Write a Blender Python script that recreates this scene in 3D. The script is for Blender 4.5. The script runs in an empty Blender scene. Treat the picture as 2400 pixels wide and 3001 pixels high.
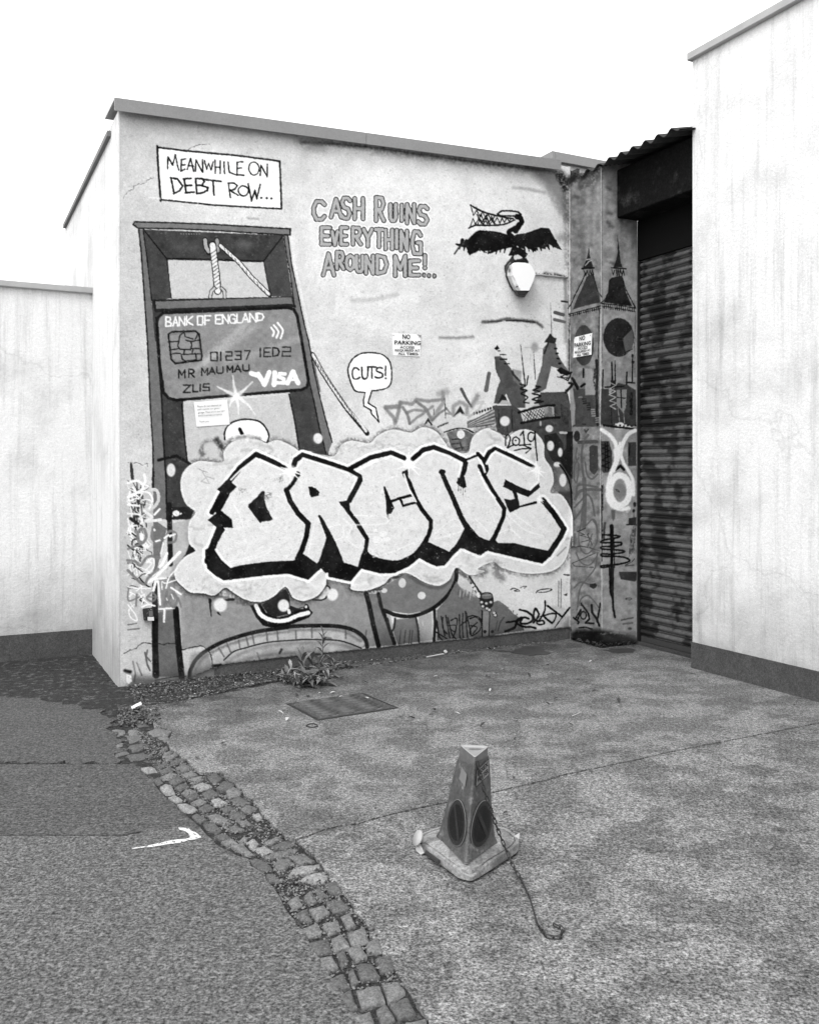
import bpy, bmesh, math, random
import numpy as np
from mathutils import Vector, Matrix, noise as mnoise
sc = bpy.context.scene
R = math.radians
# ------------------------------------------------------------------ camera
CAM_H, FL = 1.55, 2650.0          # eye height, focal length in picture pixels
PPX, PPY = 1165.0, 1370.0         # where the level line of sight meets the picture
FW, FH = 2400.0, 3001.0
cam = bpy.data.cameras.new('camera'); cam.sensor_fit = 'HORIZONTAL'; cam.sensor_width = 36
cam.lens = FL / FW * 36; cam.shift_x = (FW / 2 - PPX) / FW; cam.shift_y = -(FH / 2 - PPY) / FW
cam.clip_start = .05; cam.clip_end = 2000
co = bpy.data.objects.new('camera', cam); sc.collection.objects.link(co)
co.location = (0, 0, CAM_H); co.rotation_euler = (R(90), 0, 0); sc.camera = co
# ------------------------------------------------------------------ daylight (black-and-white film, overcast)
EXPOSURE = 1.20
SUN_EL, SUN_AZ = 52, 205          # high, behind the photographer
w = bpy.data.worlds.new('World'); sc.world = w; w.use_nodes = True
nt = w.node_tree; nt.nodes.clear()
sky = nt.nodes.new('ShaderNodeTexSky'); sky.sky_type = 'NISHITA'; sky.sun_disc = False
sky.sun_elevation = R(SUN_EL); sky.sun_rotation = R(SUN_AZ); sky.air_density = 1; sky.dust_density = 6; sky.ozone_density = 1
bw = nt.nodes.new('ShaderNodeRGBToBW'); bg = nt.nodes.new('ShaderNodeBackground'); bg.inputs[1].default_value = .10
wo = nt.nodes.new('ShaderNodeOutputWorld')
nt.links.new(sky.outputs[0], bw.inputs[0])
cloud = nt.nodes.new('ShaderNodeMath'); cloud.operation = 'MULTIPLY_ADD'; cloud.inputs[1].default_value = .25; cloud.inputs[2].default_value = 8.0   # even cloud cover over the sky
nt.links.new(bw.outputs[0], cloud.inputs[0]); nt.links.new(cloud.outputs[0], bg.inputs[0]); nt.links.new(bg.outputs[0], wo.inputs[0])
sl = bpy.data.lights.new('sun', 'SUN'); sl.energy = .9; sl.angle = R(30); sl.color = (1, 1, 1)
so = bpy.data.objects.new('sun', sl); sc.collection.objects.link(so)
az = R(SUN_AZ); el = R(SUN_EL)
so.rotation_euler = Vector((-math.sin(az) * math.cos(el), -math.cos(az) * math.cos(el), -math.sin(el))).to_track_quat('-Z', 'Y').to_euler()
vs = sc.view_settings; vs.view_transform = 'Standard'; vs.look = 'None'; vs.exposure = EXPOSURE; vs.gamma = 1; vs.use_curve_mapping = False
sc.cycles.max_bounces = 6
# ------------------------------------------------------------------ the place: two walls meeting in a corner
C0 = Vector((1.556, 8.15, 0))                     # foot of the corner
U = Vector((.8956, .4449, 0))                     # along the mural wall, to the right
V = Vector((-.4449, .8956, 0))                    # along the shutter wall, away from the eye
OUT = -V                                          # out of the mural wall
UP = Vector((0, 0, 1))
T2 = .392; TB = .167; S1 = .433                   # shutter plane, beam plane, buttress depth
def ray(px, py): return Vector(((px - PPX) / FL, 1, -(py - PPY) / FL))
O = Vector((0, 0, CAM_H))
def on_plane(px, py, P, n):
    d = ray(px, py); return O + d * ((P - O).dot(n) / d.dot(n))
def on_mural(px, py, out=0.): return on_plane(px, py, C0 + OUT * out, OUT)
def on_side(px, py, t=0., out=0.): return on_plane(px, py, C0 + U * (t - out), U)
def on_front(px, py, out=0.): return on_plane(px, py, C0 + OUT * (S1 + out), OUT)
def on_ground(px, py, z=0.): return on_plane(px, py, Vector((0, 0, z)), UP)
def px_of(P): return PPX + FL * P[0] / P[1], PPY - FL * (P[2] - CAM_H) / P[1]
CR = {'A': (350, 400), 'B': (850, 400), 'C': (1400, 400), 'D': (350, 1000), 'E': (850, 1000), 'F': (1400, 1000), 'G': (350, 1500), 'H': (850, 1500), 'I': (1400, 1500), 'J': (350, 2020), 'K': (850, 2020), 'L': (1400, 2020)}
def c2n(k, x, y): return CR[k][0] + x * .34803, CR[k][1] + y * .34803
# ------------------------------------------------------------------ materials
def tone(v): return .80 * (v / 250.) ** 2.2       # printed grey -> reflectance
MATS = {}
def mat(name, g, rough=.85, var=.0, scale=8., fine=.0, fscale=120., bump=0., bscale=60., metal=0., spec=.3, g2=None, patch=3., pmin=.45, pmax=.6, stretch=None, dots=None, drips=0., spots=0., foot=False):
    if name in MATS: return MATS[name]
    m = bpy.data.materials.new(name); m.use_nodes = True; t = m.node_tree; N = t.nodes; L = t.links
    b = N['Principled BSDF']; b.inputs['Roughness'].default_value = rough; b.inputs['Metallic'].default_value = metal
    b.inputs['Specular IOR Level'].default_value = spec
    tc = N.new('ShaderNodeTexCoord'); src = tc.outputs['Object']
    if stretch:
        mp = N.new('ShaderNodeMapping'); mp.inputs['Scale'].default_value = stretch; L.new(src, mp.inputs[0]); src = mp.outputs[0]
    def noise(s, det=4, ro=.6):
        n = N.new('ShaderNodeTexNoise'); n.inputs['Scale'].default_value = s; n.inputs['Detail'].default_value = det; n.inputs['Roughness'].default_value = ro
        L.new(src, n.inputs['Vector']); return n.outputs['Fac']
    def math_(op, a, b_, c=None):
        q = N.new('ShaderNodeMath'); q.operation = op
        for i, x in enumerate((a, b_, c)):
            if x is None: continue
            if isinstance(x, (int, float)): q.inputs[i].default_value = x
            else: L.new(x, q.inputs[i])
        return q.outputs[0]
    val = g
    if g2 is not None:
        mr = N.new('ShaderNodeMapRange'); L.new(noise(patch, 5), mr.inputs[0]); mr.inputs[1].default_value = pmin; mr.inputs[2].default_value = pmax; mr.inputs[3].default_value = g; mr.inputs[4].default_value = g2; val = mr.outputs[0]
    k = 1.
    if var: k = math_('MULTIPLY_ADD', math_('SUBTRACT', noise(scale, 6, .65), .5), var * 3, 1.)
    if fine:
        for s_, a_ in ((fscale, 1.0), (fscale * .4, .55)):
            mr = N.new('ShaderNodeMapRange'); L.new(noise(s_, 3, .75), mr.inputs[0]); mr.inputs[1].default_value = .36; mr.inputs[2].default_value = .64
            mr.inputs[3].default_value = 1 - fine * a_ * 1.5; mr.inputs[4].default_value = 1 + fine * a_ * 1.8; k = math_('MULTIPLY', mr.outputs[0], k)
    if drips:      # run-off streaks down the wall and splash dirt near the ground
        mp2 = N.new('ShaderNodeMapping'); mp2.inputs['Scale'].default_value = (7, 7, .35); L.new(tc.outputs['Object'], mp2.inputs[0])
        n2 = N.new('ShaderNodeTexNoise'); n2.inputs['Scale'].default_value = 2.2; n2.inputs['Detail'].default_value = 6; n2.inputs['Roughness'].default_value = .7; L.new(mp2.outputs[0], n2.inputs['Vector'])
        mr = N.new('ShaderNodeMapRange'); L.new(n2.outputs['Fac'], mr.inputs[0]); mr.inputs[1].default_value = .50; mr.inputs[2].default_value = .72; mr.inputs[3].default_value = 1; mr.inputs[4].default_value = 1 - drips
        k = math_('MULTIPLY', mr.outputs[0], k)
        ge = N.new('ShaderNodeNewGeometry'); sx = N.new('ShaderNodeSeparateXYZ'); L.new(ge.outputs['Position'], sx.inputs[0])
        hz = math_('ADD', sx.outputs['Z'], math_('MULTIPLY', noise(5, 5), -.9))
        mr = N.new('ShaderNodeMapRange'); L.new(hz, mr.inputs[0]); mr.inputs[1].default_value = -.3; mr.inputs[2].default_value = .45; mr.inputs[3].default_value = .55; mr.inputs[4].default_value = 1; k = math_('MULTIPLY', mr.outputs[0], k)
        vo = N.new('ShaderNodeTexVoronoi'); vo.feature = 'DISTANCE_TO_EDGE'; vo.inputs['Scale'].default_value = .33
        wv = N.new('ShaderNodeTexNoise'); wv.inputs['Scale'].default_value = 3; wv.inputs['Detail'].default_value = 6; L.new(tc.outputs['Object'], wv.inputs['Vector'])
        ad = N.new('ShaderNodeVectorMath'); ad.operation = 'MULTIPLY_ADD'; L.new(wv.outputs['Color'], ad.inputs[0]); ad.inputs[1].default_value = (.5, .5, .5); L.new(tc.outputs['Object'], ad.inputs[2]); L.new(ad.outputs[0], vo.inputs['Vector'])
        mr = N.new('ShaderNodeMapRange'); L.new(vo.outputs['Distance'], mr.inputs[0]); mr.inputs[1].default_value = .0; mr.inputs[2].default_value = .004; mr.inputs[3].default_value = .86; mr.inputs[4].default_value = 1; k = math_('MULTIPLY', mr.outputs[0], k)
    if foot:       # damp and dirt gathered towards the foot of the mural wall
        ge = N.new('ShaderNodeNewGeometry'); dt = N.new('ShaderNodeVectorMath'); dt.operation = 'DOT_PRODUCT'; L.new(ge.outputs['Position'], dt.inputs[0]); dt.inputs[1].default_value = (.4449, -.8956, 0)
        hz = math_('ADD', math_('ADD', dt.outputs['Value'], 6.607), math_('MULTIPLY', math_('SUBTRACT', noise(2.4, 6, .7), .5), 2.6))
        mr = N.new('ShaderNodeMapRange'); L.new(hz, mr.inputs[0]); mr.inputs[1].default_value = .1; mr.inputs[2].default_value = 1.5; mr.inputs[3].default_value = .50; mr.inputs[4].default_value = 1; k = math_('MULTIPLY', mr.outputs[0], k)
        mr = N.new('ShaderNodeMapRange'); L.new(noise(.9, 7, .72), mr.inputs[0]); mr.inputs[1].default_value = .52; mr.inputs[2].default_value = .57; mr.inputs[3].default_value = 1; mr.inputs[4].default_value = .80; k = math_('MULTIPLY', mr.outputs[0], k)
    if spots:      # trodden-in spots and drops
        for sc_, rad in ((1.6, .045), (4.5, .06)):
            wv = N.new('ShaderNodeTexNoise'); wv.inputs['Scale'].default_value = 20; L.new(src, wv.inputs['Vector'])
            ad = N.new('ShaderNodeVectorMath'); ad.operation = 'MULTIPLY_ADD'; L.new(wv.outputs['Color'], ad.inputs[0]); ad.inputs[1].default_value = (.05, .05, .05); L.new(src, ad.inputs[2])
            vo = N.new('ShaderNodeTexVoronoi'); vo.inputs['Scale'].default_value = sc_; L.new(ad.outputs[0], vo.inputs['Vector'])
            mr = N.new('ShaderNodeMapRange'); L.new(vo.outputs['Distance'], mr.inputs[0]); mr.inputs[1].default_value = rad * .7; mr.inputs[2].default_value = rad * 1.5; mr.inputs[3].default_value = 1 - spots; mr.inputs[4].default_value = 1; k = math_('MULTIPLY', mr.outputs[0], k)
    v = math_('MAXIMUM', math_('MULTIPLY', val, k), .004)
    if dots:
        vo = N.new('ShaderNodeTexVoronoi'); vo.inputs['Scale'].default_value = dots[0]; L.new(src, vo.inputs['Vector'])
        mr = N.new('ShaderNodeMapRange'); L.new(vo.outputs['Distance'], mr.inputs[0]); mr.inputs[1].default_value = dots[1]; mr.inputs[2].default_value = dots[1] * 1.6; mr.inputs[3].default_value = dots[2]; mr.inputs[4].default_value = 0
        v = math_('ADD', v, mr.outputs[0])
    L.new(v, b.inputs['Base Color'])
    if bump:
        bp = N.new('ShaderNodeBump'); bp.inputs['Strength'].default_value = 1; bp.inputs['Distance'].default_value = bump
        L.new(noise(bscale, 5, .7), bp.inputs['Height']); L.new(bp.outputs[0], b.inputs['Normal'])
    MATS[name] = m; return m
def paint_mat():
    m = bpy.data.materials.new('painted_render'); m.use_nodes = True; t = m.node_tree; N = t.nodes; L = t.links
    b = N['Principled BSDF']; b.inputs['Roughness'].default_value = .92; b.inputs['Specular IOR Level'].default_value = .05
    a = N.new('ShaderNodeAttribute'); a.attribute_name = 'reflectance'
    tc = N.new('ShaderNodeTexCoord'); n = N.new('ShaderNodeTexNoise'); n.inputs['Scale'].default_value = 110; n.inputs['Detail'].default_value = 5; n.inputs['Roughness'].default_value = .75; L.new(tc.outputs['Object'], n.inputs['Vector'])
    q = N.new('ShaderNodeMath'); q.operation = 'MULTIPLY_ADD'; L.new(n.outputs['Fac'], q.inputs[0]); q.inputs[1].default_value = .9; q.inputs[2].default_value = .55
    k = N.new('ShaderNodeMath'); k.operation = 'MULTIPLY'; L.new(a.outputs['Fac'], k.inputs[0]); L.new(q.outputs[0], k.inputs[1]); L.new(k.outputs[0], b.inputs['Base Color'])
    n2 = N.new('ShaderNodeTexNoise'); n2.inputs['Scale'].default_value = 45; n2.inputs['Detail'].default_value = 7; n2.inputs['Roughness'].default_value = .65; L.new(tc.outputs['Object'], n2.inputs['Vector'])
    bp = N.new('ShaderNodeBump'); bp.inputs['Strength'].default_value = .8; bp.inputs['Distance'].default_value = .004; L.new(n2.outputs['Fac'], bp.inputs['Height']); L.new(bp.outputs[0], b.inputs['Normal'])
    return m
# ------------------------------------------------------------------ object helpers
def link(o, parent=None):
    sc.collection.objects.link(o)
    if parent is not None: o.parent = parent
    return o
def tag(o, label=None, cat=None, group=None, kind=None):
    if label: o['label'] = label
    if cat: o['category'] = cat
    if group: o['group'] = group
    if kind: o['kind'] = kind
    return o
def thing(name, label, cat, loc=(0, 0, 0), group=None, kind=None):
    o = bpy.data.objects.new(name, None); o.location = loc; link(o); o.empty_display_size = .1
    return tag(o, label, cat, group, kind)
class MB:
    def __init__(s): s.v = []; s.f = []
    def add(s, vs_, fs):
        n = len(s.v); s.v += [tuple(x) for x in vs_]; s.f += [tuple(i + n for i in f) for f in fs]; return s
    def box8(s, P):      # bottom 4, top 4
        return s.add(P, [(3, 2, 1, 0), (4, 5, 6, 7), (0, 1, 5, 4), (1, 2, 6, 5), (2, 3, 7, 6), (3, 0, 4, 7)])
    def slab(s, o, a, b, c):   # origin + three edge vectors
        o = Vector(o); return s.box8([o, o + a, o + a + b, o + b, o + c, o + a + c, o + a + b + c, o + b + c])
    def prism(s, P, h):        # closed outline, offset vector
        n = len(P); P = [Vector(p) for p in P]
        return s.add(P + [p + h for p in P], [tuple(range(n))[::-1], tuple(range(n, 2 * n))] + [(i, (i + 1) % n, n + (i + 1) % n, n + i) for i in range(n)])
    def tube(s, P, r, n=8, closed=False, caps=True):
        P = [Vector(p) for p in P]; m = len(P); r = r if isinstance(r, (list, tuple)) else [r] * m
        up = Vector((.13, .21, .97)); vs_ = []
        for i, p in enumerate(P):
            a = P[(i - 1) % m] if closed or i else P[i]; b = P[(i + 1) % m] if closed or i < m - 1 else P[i]
            d = (b - a).normalized(); x = d.cross(up)
            x = x.normalized() if x.length > .05 else d.orthogonal().normalized()
            y = d.cross(x)
            vs_ += [p + (x * math.cos(2 * math.pi * k / n) + y * math.sin(2 * math.pi * k / n)) * r[i] for k in range(n)]
        fs = []
        for i in range(m if closed else m - 1):
            j = (i + 1) % m; fs += [(i * n + k, i * n + (k + 1) % n, j * n + (k + 1) % n, j * n + k) for k in range(n)]
        if caps and not closed: fs += [tuple(range(n)), tuple(range((m - 1) * n, m * n))[::-1]]
        return s.add(vs_, fs)
    def build(s, name, m, parent=None, smooth=False, bevel=0., origin=None):
        me = bpy.data.meshes.new(name); org = Vector(origin) if origin is not None else (parent.matrix_basis.translation if parent is not None and parent.parent is None else Vector((0, 0, 0)))
        if parent is not None: org = world_loc(parent)
        me.from_pydata([tuple(Vector(v) - org) for v in s.v], [], s.f); me.update()
        b = bmesh.new(); b.from_mesh(me); bmesh.ops.recalc_face_normals(b, faces=b.faces)
        if bevel: bmesh.ops.bevel(b, geom=b.edges[:], offset=bevel, segments=2, affect='EDGES', clamp_overlap=True)
        b.to_mesh(me); b.free()
        if smooth: me.polygons.foreach_set('use_smooth', [True] * len(me.polygons))
        me.materials.append(m); o = bpy.data.objects.new(name, me)
        if parent is None and origin is not None: o.location = origin
        return link(o, parent)
def world_loc(o):
    p = Vector(o.location)
    while o.parent is not None: o = o.parent; p = p + Vector(o.location)
    return p

# ---------------------------------------------------------------- mural paint
# The wall paintings are plotted stroke by stroke; every wall vertex then
# takes the colour of the paint that lies on it.
PX0, PY0, PW, PH = 330, 280, 1580, 1790
rng = np.random.RandomState(7)
def vnoise(h, w, cell, seed, octs=3):
    r = np.random.RandomState(seed); out = np.zeros((h, w), np.float32); amp = 1.0; tot = 0
    for o in range(octs):
        c = max(cell / (2 ** o), 1.0)
        gh, gw = int(h / c) + 3, int(w / c) + 3
        g = r.rand(gh, gw).astype(np.float32)
        y = np.arange(h) / c; x = np.arange(w) / c
        yi = y.astype(int); xi = x.astype(int)
        fy = (y - yi); fx = (x - xi); fy = fy * fy * (3 - 2 * fy); fx = fx * fx * (3 - 2 * fx)
        a = g[yi][:, xi]; b = g[yi][:, xi + 1]; c2 = g[yi + 1][:, xi]; d = g[yi + 1][:, xi + 1]
        fy = fy[:, None]; fx = fx[None]
        out += amp * ((a * (1 - fx) + b * fx) * (1 - fy) + (c2 * (1 - fx) + d * fx) * fy)
        tot += amp; amp *= .55
    return (out / tot).astype(np.float32)
CV = np.full((PH, PW), 208., np.float32)      # paint tone
CI = np.zeros((PH, PW), np.int16)             # which painted thing lies on top
NZ = vnoise(PH, PW, 5, 3, 2)                  # spray speckle
CROPS = {'A': (350, 400, .34803), 'B': (850, 400, .34803), 'C': (1400, 400, .34803),
         'D': (350, 1000, .34803), 'E': (850, 1000, .34803), 'F': (1400, 1000, .34803),
         'G': (350, 1500, .34803), 'H': (850, 1500, .34803), 'I': (1400, 1500, .34803),
         'J': (350, 2020, .34803), 'K': (850, 2020, .34803), 'L': (1400, 2020, .34803),
         'M': (360, 1260, .37106), 'T': (1660, 1300, .27829), 'Q': (1120, 1140, .33643),
         'W': (1250, 1680, .29582), 'U': (1440, 720, .13921), 'Z': (1180, 2160, .22042), 'N': (0, 0, 1.)}
cur = ['A', 0]
def at(crop=None, pid=None):
    if crop: cur[0] = crop
    if pid is not None: cur[1] = pid
def PT(s, crop=None):
    """'C:x y x y D:x y' -> n x 2 picture points"""
    k = crop or cur[0]; out = []; buf = []
    for tok in (s.split() if isinstance(s, str) else s):
        if isinstance(tok, str) and tok[0].isalpha():
            k = tok[0]; tok = tok[2:]
            if not tok: continue
        buf.append(float(tok))
        if len(buf) == 2:
            ox, oy, sc = CROPS[k]; out.append((ox + buf[0] * sc, oy + buf[1] * sc)); buf = []
    return np.array(out, float)
def smooth(P, n=6, closed=False):
    if len(P) < 3: return P
    Q = np.vstack([P[-1:], P, P[:2]]) if closed else np.vstack([2 * P[0] - P[1], P, 2 * P[-1] - P[-2]])
    t = np.linspace(0, 1, n, endpoint=False)[:, None]; out = []
    for i in range(1, len(Q) - 2):
        a, b, c, d = Q[i - 1], Q[i], Q[i + 1], Q[i + 2]
        out.append(.5 * ((2 * b) + (-a + c) * t + (2 * a - 5 * b + 4 * c - d) * t ** 2 + (-a + 3 * b - 3 * c + d) * t ** 3))
    out = np.vstack(out)
    return out if closed else np.vstack([out, P[-1:]])
def box(P, pad):
    x0 = max(int(P[:, 0].min() - pad - PX0), 0); x1 = min(int(P[:, 0].max() + pad - PX0) + 2, PW)
    y0 = max(int(P[:, 1].min() - pad - PY0), 0); y1 = min(int(P[:, 1].max() + pad - PY0) + 2, PH)
    return x0, x1, y0, y1
def blend(b, cov, v, a, pid):
    x0, x1, y0, y1 = b
    R = CV[y0:y1, x0:x1]; k = cov * a
    R += (v - R) * k
    I = CI[y0:y1, x0:x1]; I[k > .45] = cur[1] if pid is None else pid
def seg_d(X, Y, P, taper=None):
    best = np.full(X.shape, 1e9, np.float32); n = len(P) - 1
    for i in range(n):
        a, b = P[i], P[i + 1]; dx, dy = b - a; L = dx * dx + dy * dy + 1e-9
        t = np.clip(((X - a[0]) * dx + (Y - a[1]) * dy) / L, 0, 1)
        d = np.hypot(X - a[0] - t * dx, Y - a[1] - t * dy)
        if taper is not None: d = d + (taper[i] + (taper[i + 1] - taper[i]) * t)
        best = np.minimum(best, d)
    return best
def S(s, w, v=28, c=0, soft=0., a=1., pid=None, tap=None, crop=None, sp=0.):
    """stroke: w in the crop's pixels; tap=(start, end) width factors"""
    P = PT(s, crop) if isinstance(s, (str, list)) else s
    sc = CROPS[crop or (s[0] if isinstance(s, str) and s[0].isalpha() else cur[0])][2]
    if c: P = smooth(P, 5, c == 2)
    if c == 2 or c == 3: P = np.vstack([P, P[:1]])
    r = w * sc / 2; soft = soft * sc
    b = box(P, r + soft + 2)
    if b[1] <= b[0] or b[3] <= b[2]: return
    Y, X = np.mgrid[b[2]:b[3], b[0]:b[1]].astype(np.float32); X += PX0; Y += PY0
    tp = None
    if tap:
        f = np.linspace(tap[0], tap[1], len(P)); tp = r * (1 - f)
    d = seg_d(X, Y, P, tp)
    e = (NZ[b[2]:b[3], b[0]:b[1]] - .5)
    if soft > 0:
        k = np.clip((r + soft - d + e * soft * .9) / (2 * soft), 0, 1); k = k * k * (3 - 2 * k)
    else:
        k = np.clip((r - d) * .8 + .5 + e * 1.7, 0, 1)
    if sp: k = k * np.clip(.35 + (e * 3 + .5) * sp + (1 - sp), 0, 1)
    blend(b, k, v, a, pid)
def F(s, v=28, c=0, a=1., pid=None, soft=0., ow=0, ov=28, crop=None, tex=0.):
    """filled shape, optional outline"""
    P = PT(s, crop) if isinstance(s, (str, list)) else s
    if c: P = smooth(P, 5, True)
    so = soft * .348
    b = box(P, 2 + so)
    if b[1] <= b[0] or b[3] <= b[2]: return
    Y, X = np.mgrid[b[2]:b[3], b[0]:b[1]].astype(np.float32); X += PX0; Y += PY0
    ins = np.zeros(X.shape, bool); n = len(P)
    for i in range(n):
        (xa, ya), (xb, yb) = P[i], P[(i + 1) % n]
        if ya == yb: continue
        m = ((ya > Y) != (yb > Y)) & (X < (xb - xa) * (Y - ya) / (yb - ya) + xa)
        ins ^= m
    d = seg_d(X, Y, np.vstack([P, P[:1]])); sd = np.where(ins, d, -d)
    k = np.clip(sd / (2 * so) + .5, 0, 1) if so else np.clip(sd * .8 + .5 + (NZ[b[2]:b[3], b[0]:b[1]] - .5) * 1.6, 0, 1)
    blend(b, k, v, a, pid)
    if tex:
        R = CV[b[2]:b[3], b[0]:b[1]]
        R += k * a * (vnoise(X.shape[0], X.shape[1], 14, int(P[0, 0]) % 997, 4) - .5) * tex
    if ow: S(np.vstack([P, P[:1]]), ow, ov, pid=pid, crop=crop or 'A')
def E(cx, cy, rx, ry, v=28, a=1., soft=0., w=0, pid=None, rot=0, crop=None):
    t = np.linspace(0, 2 * np.pi, 22, endpoint=False); k = CROPS[crop or cur[0]]
    x = rx * np.cos(t); y = ry * np.sin(t); cr, sr = np.cos(rot), np.sin(rot)
    P = np.stack([k[0] + (cx + x * cr - y * sr) * k[2], k[1] + (cy + x * sr + y * cr) * k[2]], 1)
    if w: S(np.vstack([P, P[:1]]), w, v, a=a, soft=soft, pid=pid)
    else: F(P, v, a=a, soft=soft, pid=pid)
GL = {'A': ['0 6 2 0 4 6', '.8 4 3.2 4'], 'B': ['0 0 0 6', '0 0 3 .2 3.4 1.5 2.6 2.8 0 3', '2 3 4 4 3.8 5.5 0 6'],
 'C': ['4 1 3 0 1 0 0 2 0 4 1 6 3 6 4 5'], 'D': ['0 0 0 6', '0 0 3 .6 4 3 3 5.4 0 6'], 'E': ['4 0 0 0 0 6 4 6', '0 3 3.2 3'],
 'F': ['4 0 0 0 0 6', '0 3 3 3'], 'G': ['4 1 3 0 1 0 0 2 0 4 1 6 4 6 4 3 2.4 3'], 'H': ['0 0 0 6', '4 0 4 6', '0 3 4 3'],
 'I': ['2 0 2 6'], 'K': ['0 0 0 6', '4 0 0 3.4 4 6'], 'L': ['0 0 0 6 4 6'], 'M': ['0 6 0 0 2 4 4 0 4 6'], 'N': ['0 6 0 0 4 6 4 0'],
 'O': ['2 0 .4 1 0 3 .4 5 2 6 3.6 5 4 3 3.6 1 2 0'], 'P': ['0 6 0 0 3 .2 4 1.6 3 3 0 3.2'], 'R': ['0 6 0 0 3 .2 3.8 1.6 3 3 0 3.2', '1.4 3.2 4 6'],
 'S': ['4 .8 3 0 1 0 .2 1.4 1 2.8 3 3.2 4 4.6 3 6 1 6 0 5.2'], 'T': ['0 0 4 0', '2 0 2 6'], 'U': ['0 0 0 5 1 6 3 6 4 5 4 0'],
 'V': ['0 0 2 6 4 0'], 'W': ['0 0 1 6 2 2 3 6 4 0'], 'Y': ['0 0 2 3 4 0', '2 3 2 6'], 'Z': ['0 0 4 0 0 6 4 6'],
 '0': ['0 0 4 0 4 6 0 6 0 0'], '1': ['2 0 2 6'], '2': ['0 0 4 0 4 3 0 3 0 6 4 6'], '3': ['0 0 4 0 4 6 0 6', '1 3 4 3'],
 '7': ['0 0 4 0 1.4 6'], '5': ['4 0 .4 0 0 3 4 3 4 6 0 6'], '!': ['2 0 2 4.2', '2 5.9 2 6'], '.': ['2 5.8 2 6'], 'o': ['0 0 4 0 4 6 0 6 0 0']}
def word(t, boxes, w, v, crop=None, c=0, **k):
    """each letter in its own traced box: x0 ytop x1 ybottom [slant]"""
    B = [float(q) for q in boxes.split()]; o = CROPS[crop or cur[0]]
    for i, ch in enumerate(t):
        x0, y0, x1, y1 = B[4 * i:4 * i + 4]
        for g in GL[ch]:
            q = np.array([float(z) for z in g.split()]).reshape(-1, 2)
            P = np.stack([o[0] + (x0 + q[:, 0] / 4 * (x1 - x0)) * o[2], o[1] + (y0 + q[:, 1] / 6 * (y1 - y0)) * o[2]], 1)
            ws = w if isinstance(w, (list, tuple)) else [w]; vs = v if isinstance(v, (list, tuple)) else [v]
            yield_(P, ws, vs, c, k)
_q = []
def yield_(P, ws, vs, c, k): _q.append((P, ws, vs, c, k))
def flush():
    """draw queued letters layer by layer so halo < outline < fill"""
    n = max([len(q[1]) for q in _q] or [0])
    for L in range(n):
        for P, ws, vs, c, k in _q:
            if L < len(ws): S(P, ws[L], vs[L], c=c, **k)
    _q.clear()
def W(*a, **k): word(*a, **k); flush()
def gs(n, fn):
    for i in range(n): fn(i)

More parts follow.
